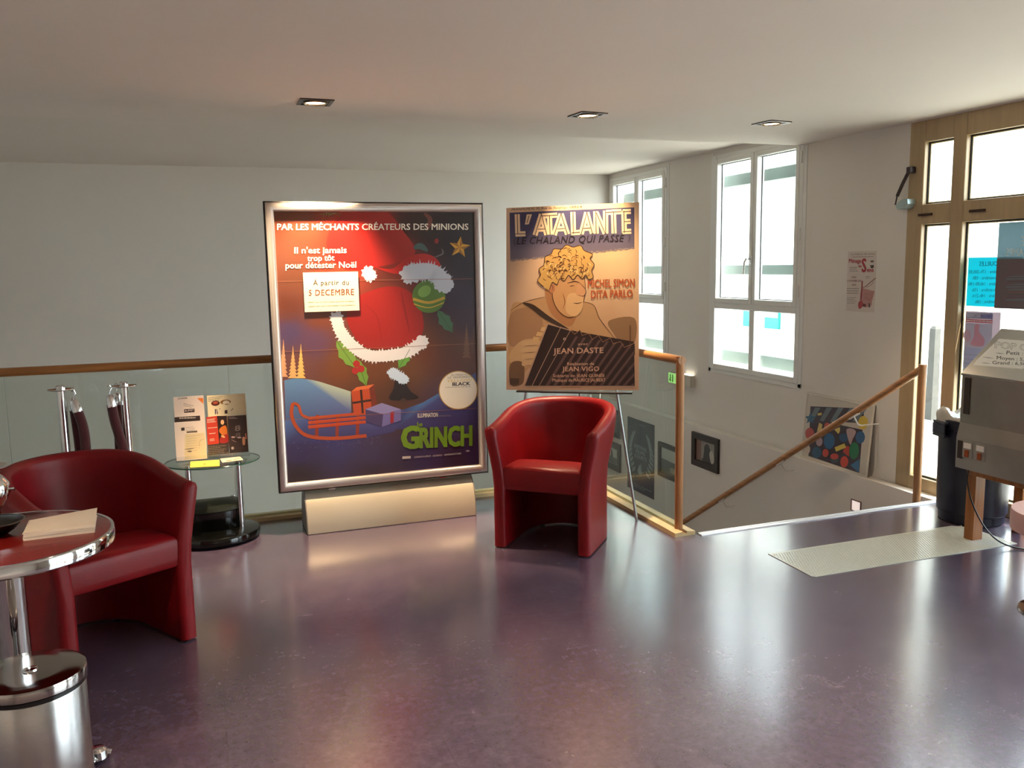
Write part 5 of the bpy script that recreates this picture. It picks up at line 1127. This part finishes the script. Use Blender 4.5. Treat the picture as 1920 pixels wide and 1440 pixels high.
def sp3(P, n=6):
    P = [Vector(p) for p in P]; out = []
    for i in range(len(P) - 1):
        a, b, c, d2_ = P[max(0, i - 1)], P[i], P[i + 1], P[min(len(P) - 1, i + 2)]
        for s in range(n):
            u = s / n; out.append(0.5 * (2 * b + (c - a) * u + (2 * a - 5 * b + 4 * c - d2_) * u * u + (3 * b - a - 3 * c + d2_) * u ** 3))
    return out + [P[-1]]
m = MB(pm.location); m.tube(sp3(q), 0.0042, 8); m.build('power_cord', M_BLACK, pm, True)
# price sign on the slope
sl = Vector((4.085 - (MX - 0.012), 0, 1.135 - 0.908)); L_ = sl.length
t = thing('price_sign', 'white handwritten popcorn price sign taped to the sloped hood', 'sign', (MX - 0.012, MY1 - 0.005, 0.908))
ux = Vector((0, -1, 0)); uz = sl.normalized(); un = uz.cross(ux)
t.matrix_world = Matrix(((ux.x, un.x, uz.x, t.location.x), (ux.y, un.y, uz.y, t.location.y), (ux.z, un.z, uz.z, t.location.z), (0, 0, 0, 1)))
S7 = lambda x, y: (1740 + x / 10.667, 600 + y / 10.667)
sgw, sgh = MY1 - 0.005 - MY0, L_
A = Art([(1875, 617.0), (2050, 630), (1999, 746), (1799, 689)], sgw, sgh, 0.0002)
A2 = A
wp = dict(a=S7(1380, 330), b=S7(2260, 400), c=S7(1900, 1010), d=S7(880, 790))
A.poly([S7(1380, 330), S7(2300, 420), S7(2200, 700), S7(1990, 790), S7(1640, 915), S7(870, 790), S7(960, 690)], (214, 208, 198), 1)
INK = (46, 42, 44)
A.text('POP CORN', S7(1280, 480), S7(2150, 590), 10.5, (84, 78, 78), 2, 0.026, shear=0.3); A.text('POP CORN', S7(1284, 479), S7(2146, 588), 10.0, (208, 202, 194), 3, 0.004, shear=0.3)
A.text('Petit : 3,00 €', S7(1430, 600), S7(2030, 668), 6.6, INK, 2, 0.008, shear=0.25); A.text('Moyen : 5,00 €', S7(1262, 690), S7(1900, 770), 6.4, INK, 2, 0.008, shear=0.25); A.text('Grand : 6,50 €', S7(1180, 785), S7(1830, 850), 6.6, INK, 2, 0.008, shear=0.25)
for (a, b) in (((1270, 570), (1400, 590)), ((1060, 640), (1220, 668)), ((1010, 750), (1140, 772))): A.stroke([S7(*a), S7(*b)], 2.0, (150, 146, 146), 2, 2)
A.build('paper', M_PRINT, t)
# navy bin with liner
bn = thing('waste_bin', 'tall navy plastic waste bin behind the popcorn machine', 'bin', (4.185, 3.72, 0))
m = MB(); m.lathe([(0.168, 0.0), (0.174, 0.006), (0.176, 0.05), (0.186, 0.06), (0.193, 0.50), (0.196, 0.60), (0.186, 0.60), (0.17, 0.05), (0.02, 0.04)], n=48); m.build('body', M_NAVY, bn, True)
m = MB(); m.lathe([(0.196, 0.545), (0.205, 0.55), (0.208, 0.60), (0.204, 0.606), (0.192, 0.606), (0.194, 0.56)], n=48, caps=False); m.build('rim', M_NAVY, bn, True)
m = MB(); q = R(150)
m.box(0.198, 0.226, -0.06, 0.06, 0.50, 0.515, 0.004); m.box(0.198, 0.226, -0.06, 0.06, 0.575, 0.59, 0.004); m.box(0.218, 0.228, -0.06, 0.06, 0.515, 0.575, 0.003)
m.build('grip', M_NAVY, bn, M=Matrix.Rotation(R(165), 4, 'Z'))
m = MB()
LP = []
for k, (r_, z_) in enumerate(((0.207, 0.585), (0.209, 0.608), (0.205, 0.625), (0.19, 0.64), (0.165, 0.63), (0.14, 0.58))):
    LP.append([(r_ * (1 + 0.02 * math.sin(5 * a_ + k)) * math.cos(a_), r_ * (1 + 0.02 * math.sin(5 * a_ + k)) * math.sin(a_), z_ + (0.02 * math.sin(3 * a_) + 0.015 * math.sin(7 * a_ + 1) if 0 < k < 5 else 0.012 * math.sin(4 * a_))) for a_ in [2 * math.pi * i / 40 for i in range(40)]])
m.loft(LP, caps=False); m.build('liner_bag', mat('pale_plastic_bag', (176, 172, 164), 0.3), bn, True)
# floor mat with raised dots
t = thing('floor_mat', 'pale ribbed plastic strip lying on the floor in front of the door', 'mat', (3.36, 3.475, 0))
m = MB(t.location); m.prism([(2.723, 3.655), (2.712, 3.30), (2.727, 3.288), (3.98, 3.285), (4.035, 3.285), (4.035, 3.60), (3.97, 3.655)], 2, 0.0003, 0.003); m.build('sheet', M_MAT, t)
m = MB(t.location)
for i in range(82):
    for j in range(22):
        x = 2.735 + i * 0.0157 + (0.0078 if j % 2 else 0); y = 3.297 + j * 0.0158
        m.lathe([(0.0058, 0.003), (0.0036, 0.0052)], (x, y, 0), 6)
o = m.build('dimples', M_MAT, t); tag(o, kind='stuff')
# pink round stool seat at the right edge
t = thing('round_stool', 'round pink stool at the right edge in front of the popcorn machine', 'stool', (3.395, 2.55, 0))
m = MB(); m.lathe([(0.19, 0.355), (0.198, 0.36), (0.2, 0.37), (0.2, 0.435), (0.197, 0.446), (0.18, 0.45), (0.08, 0.452)], n=56); m.build('seat', M_PINK, t, True)
m = MB(); m.lathe([(0.03, 0.012), (0.03, 0.357)], n=24); m.build('column', M_CHROME, t, True)
m = MB(); m.lathe([(0.15, 0.0), (0.15, 0.006), (0.05, 0.014)], n=40); m.build('base', M_CHROME, t, True)
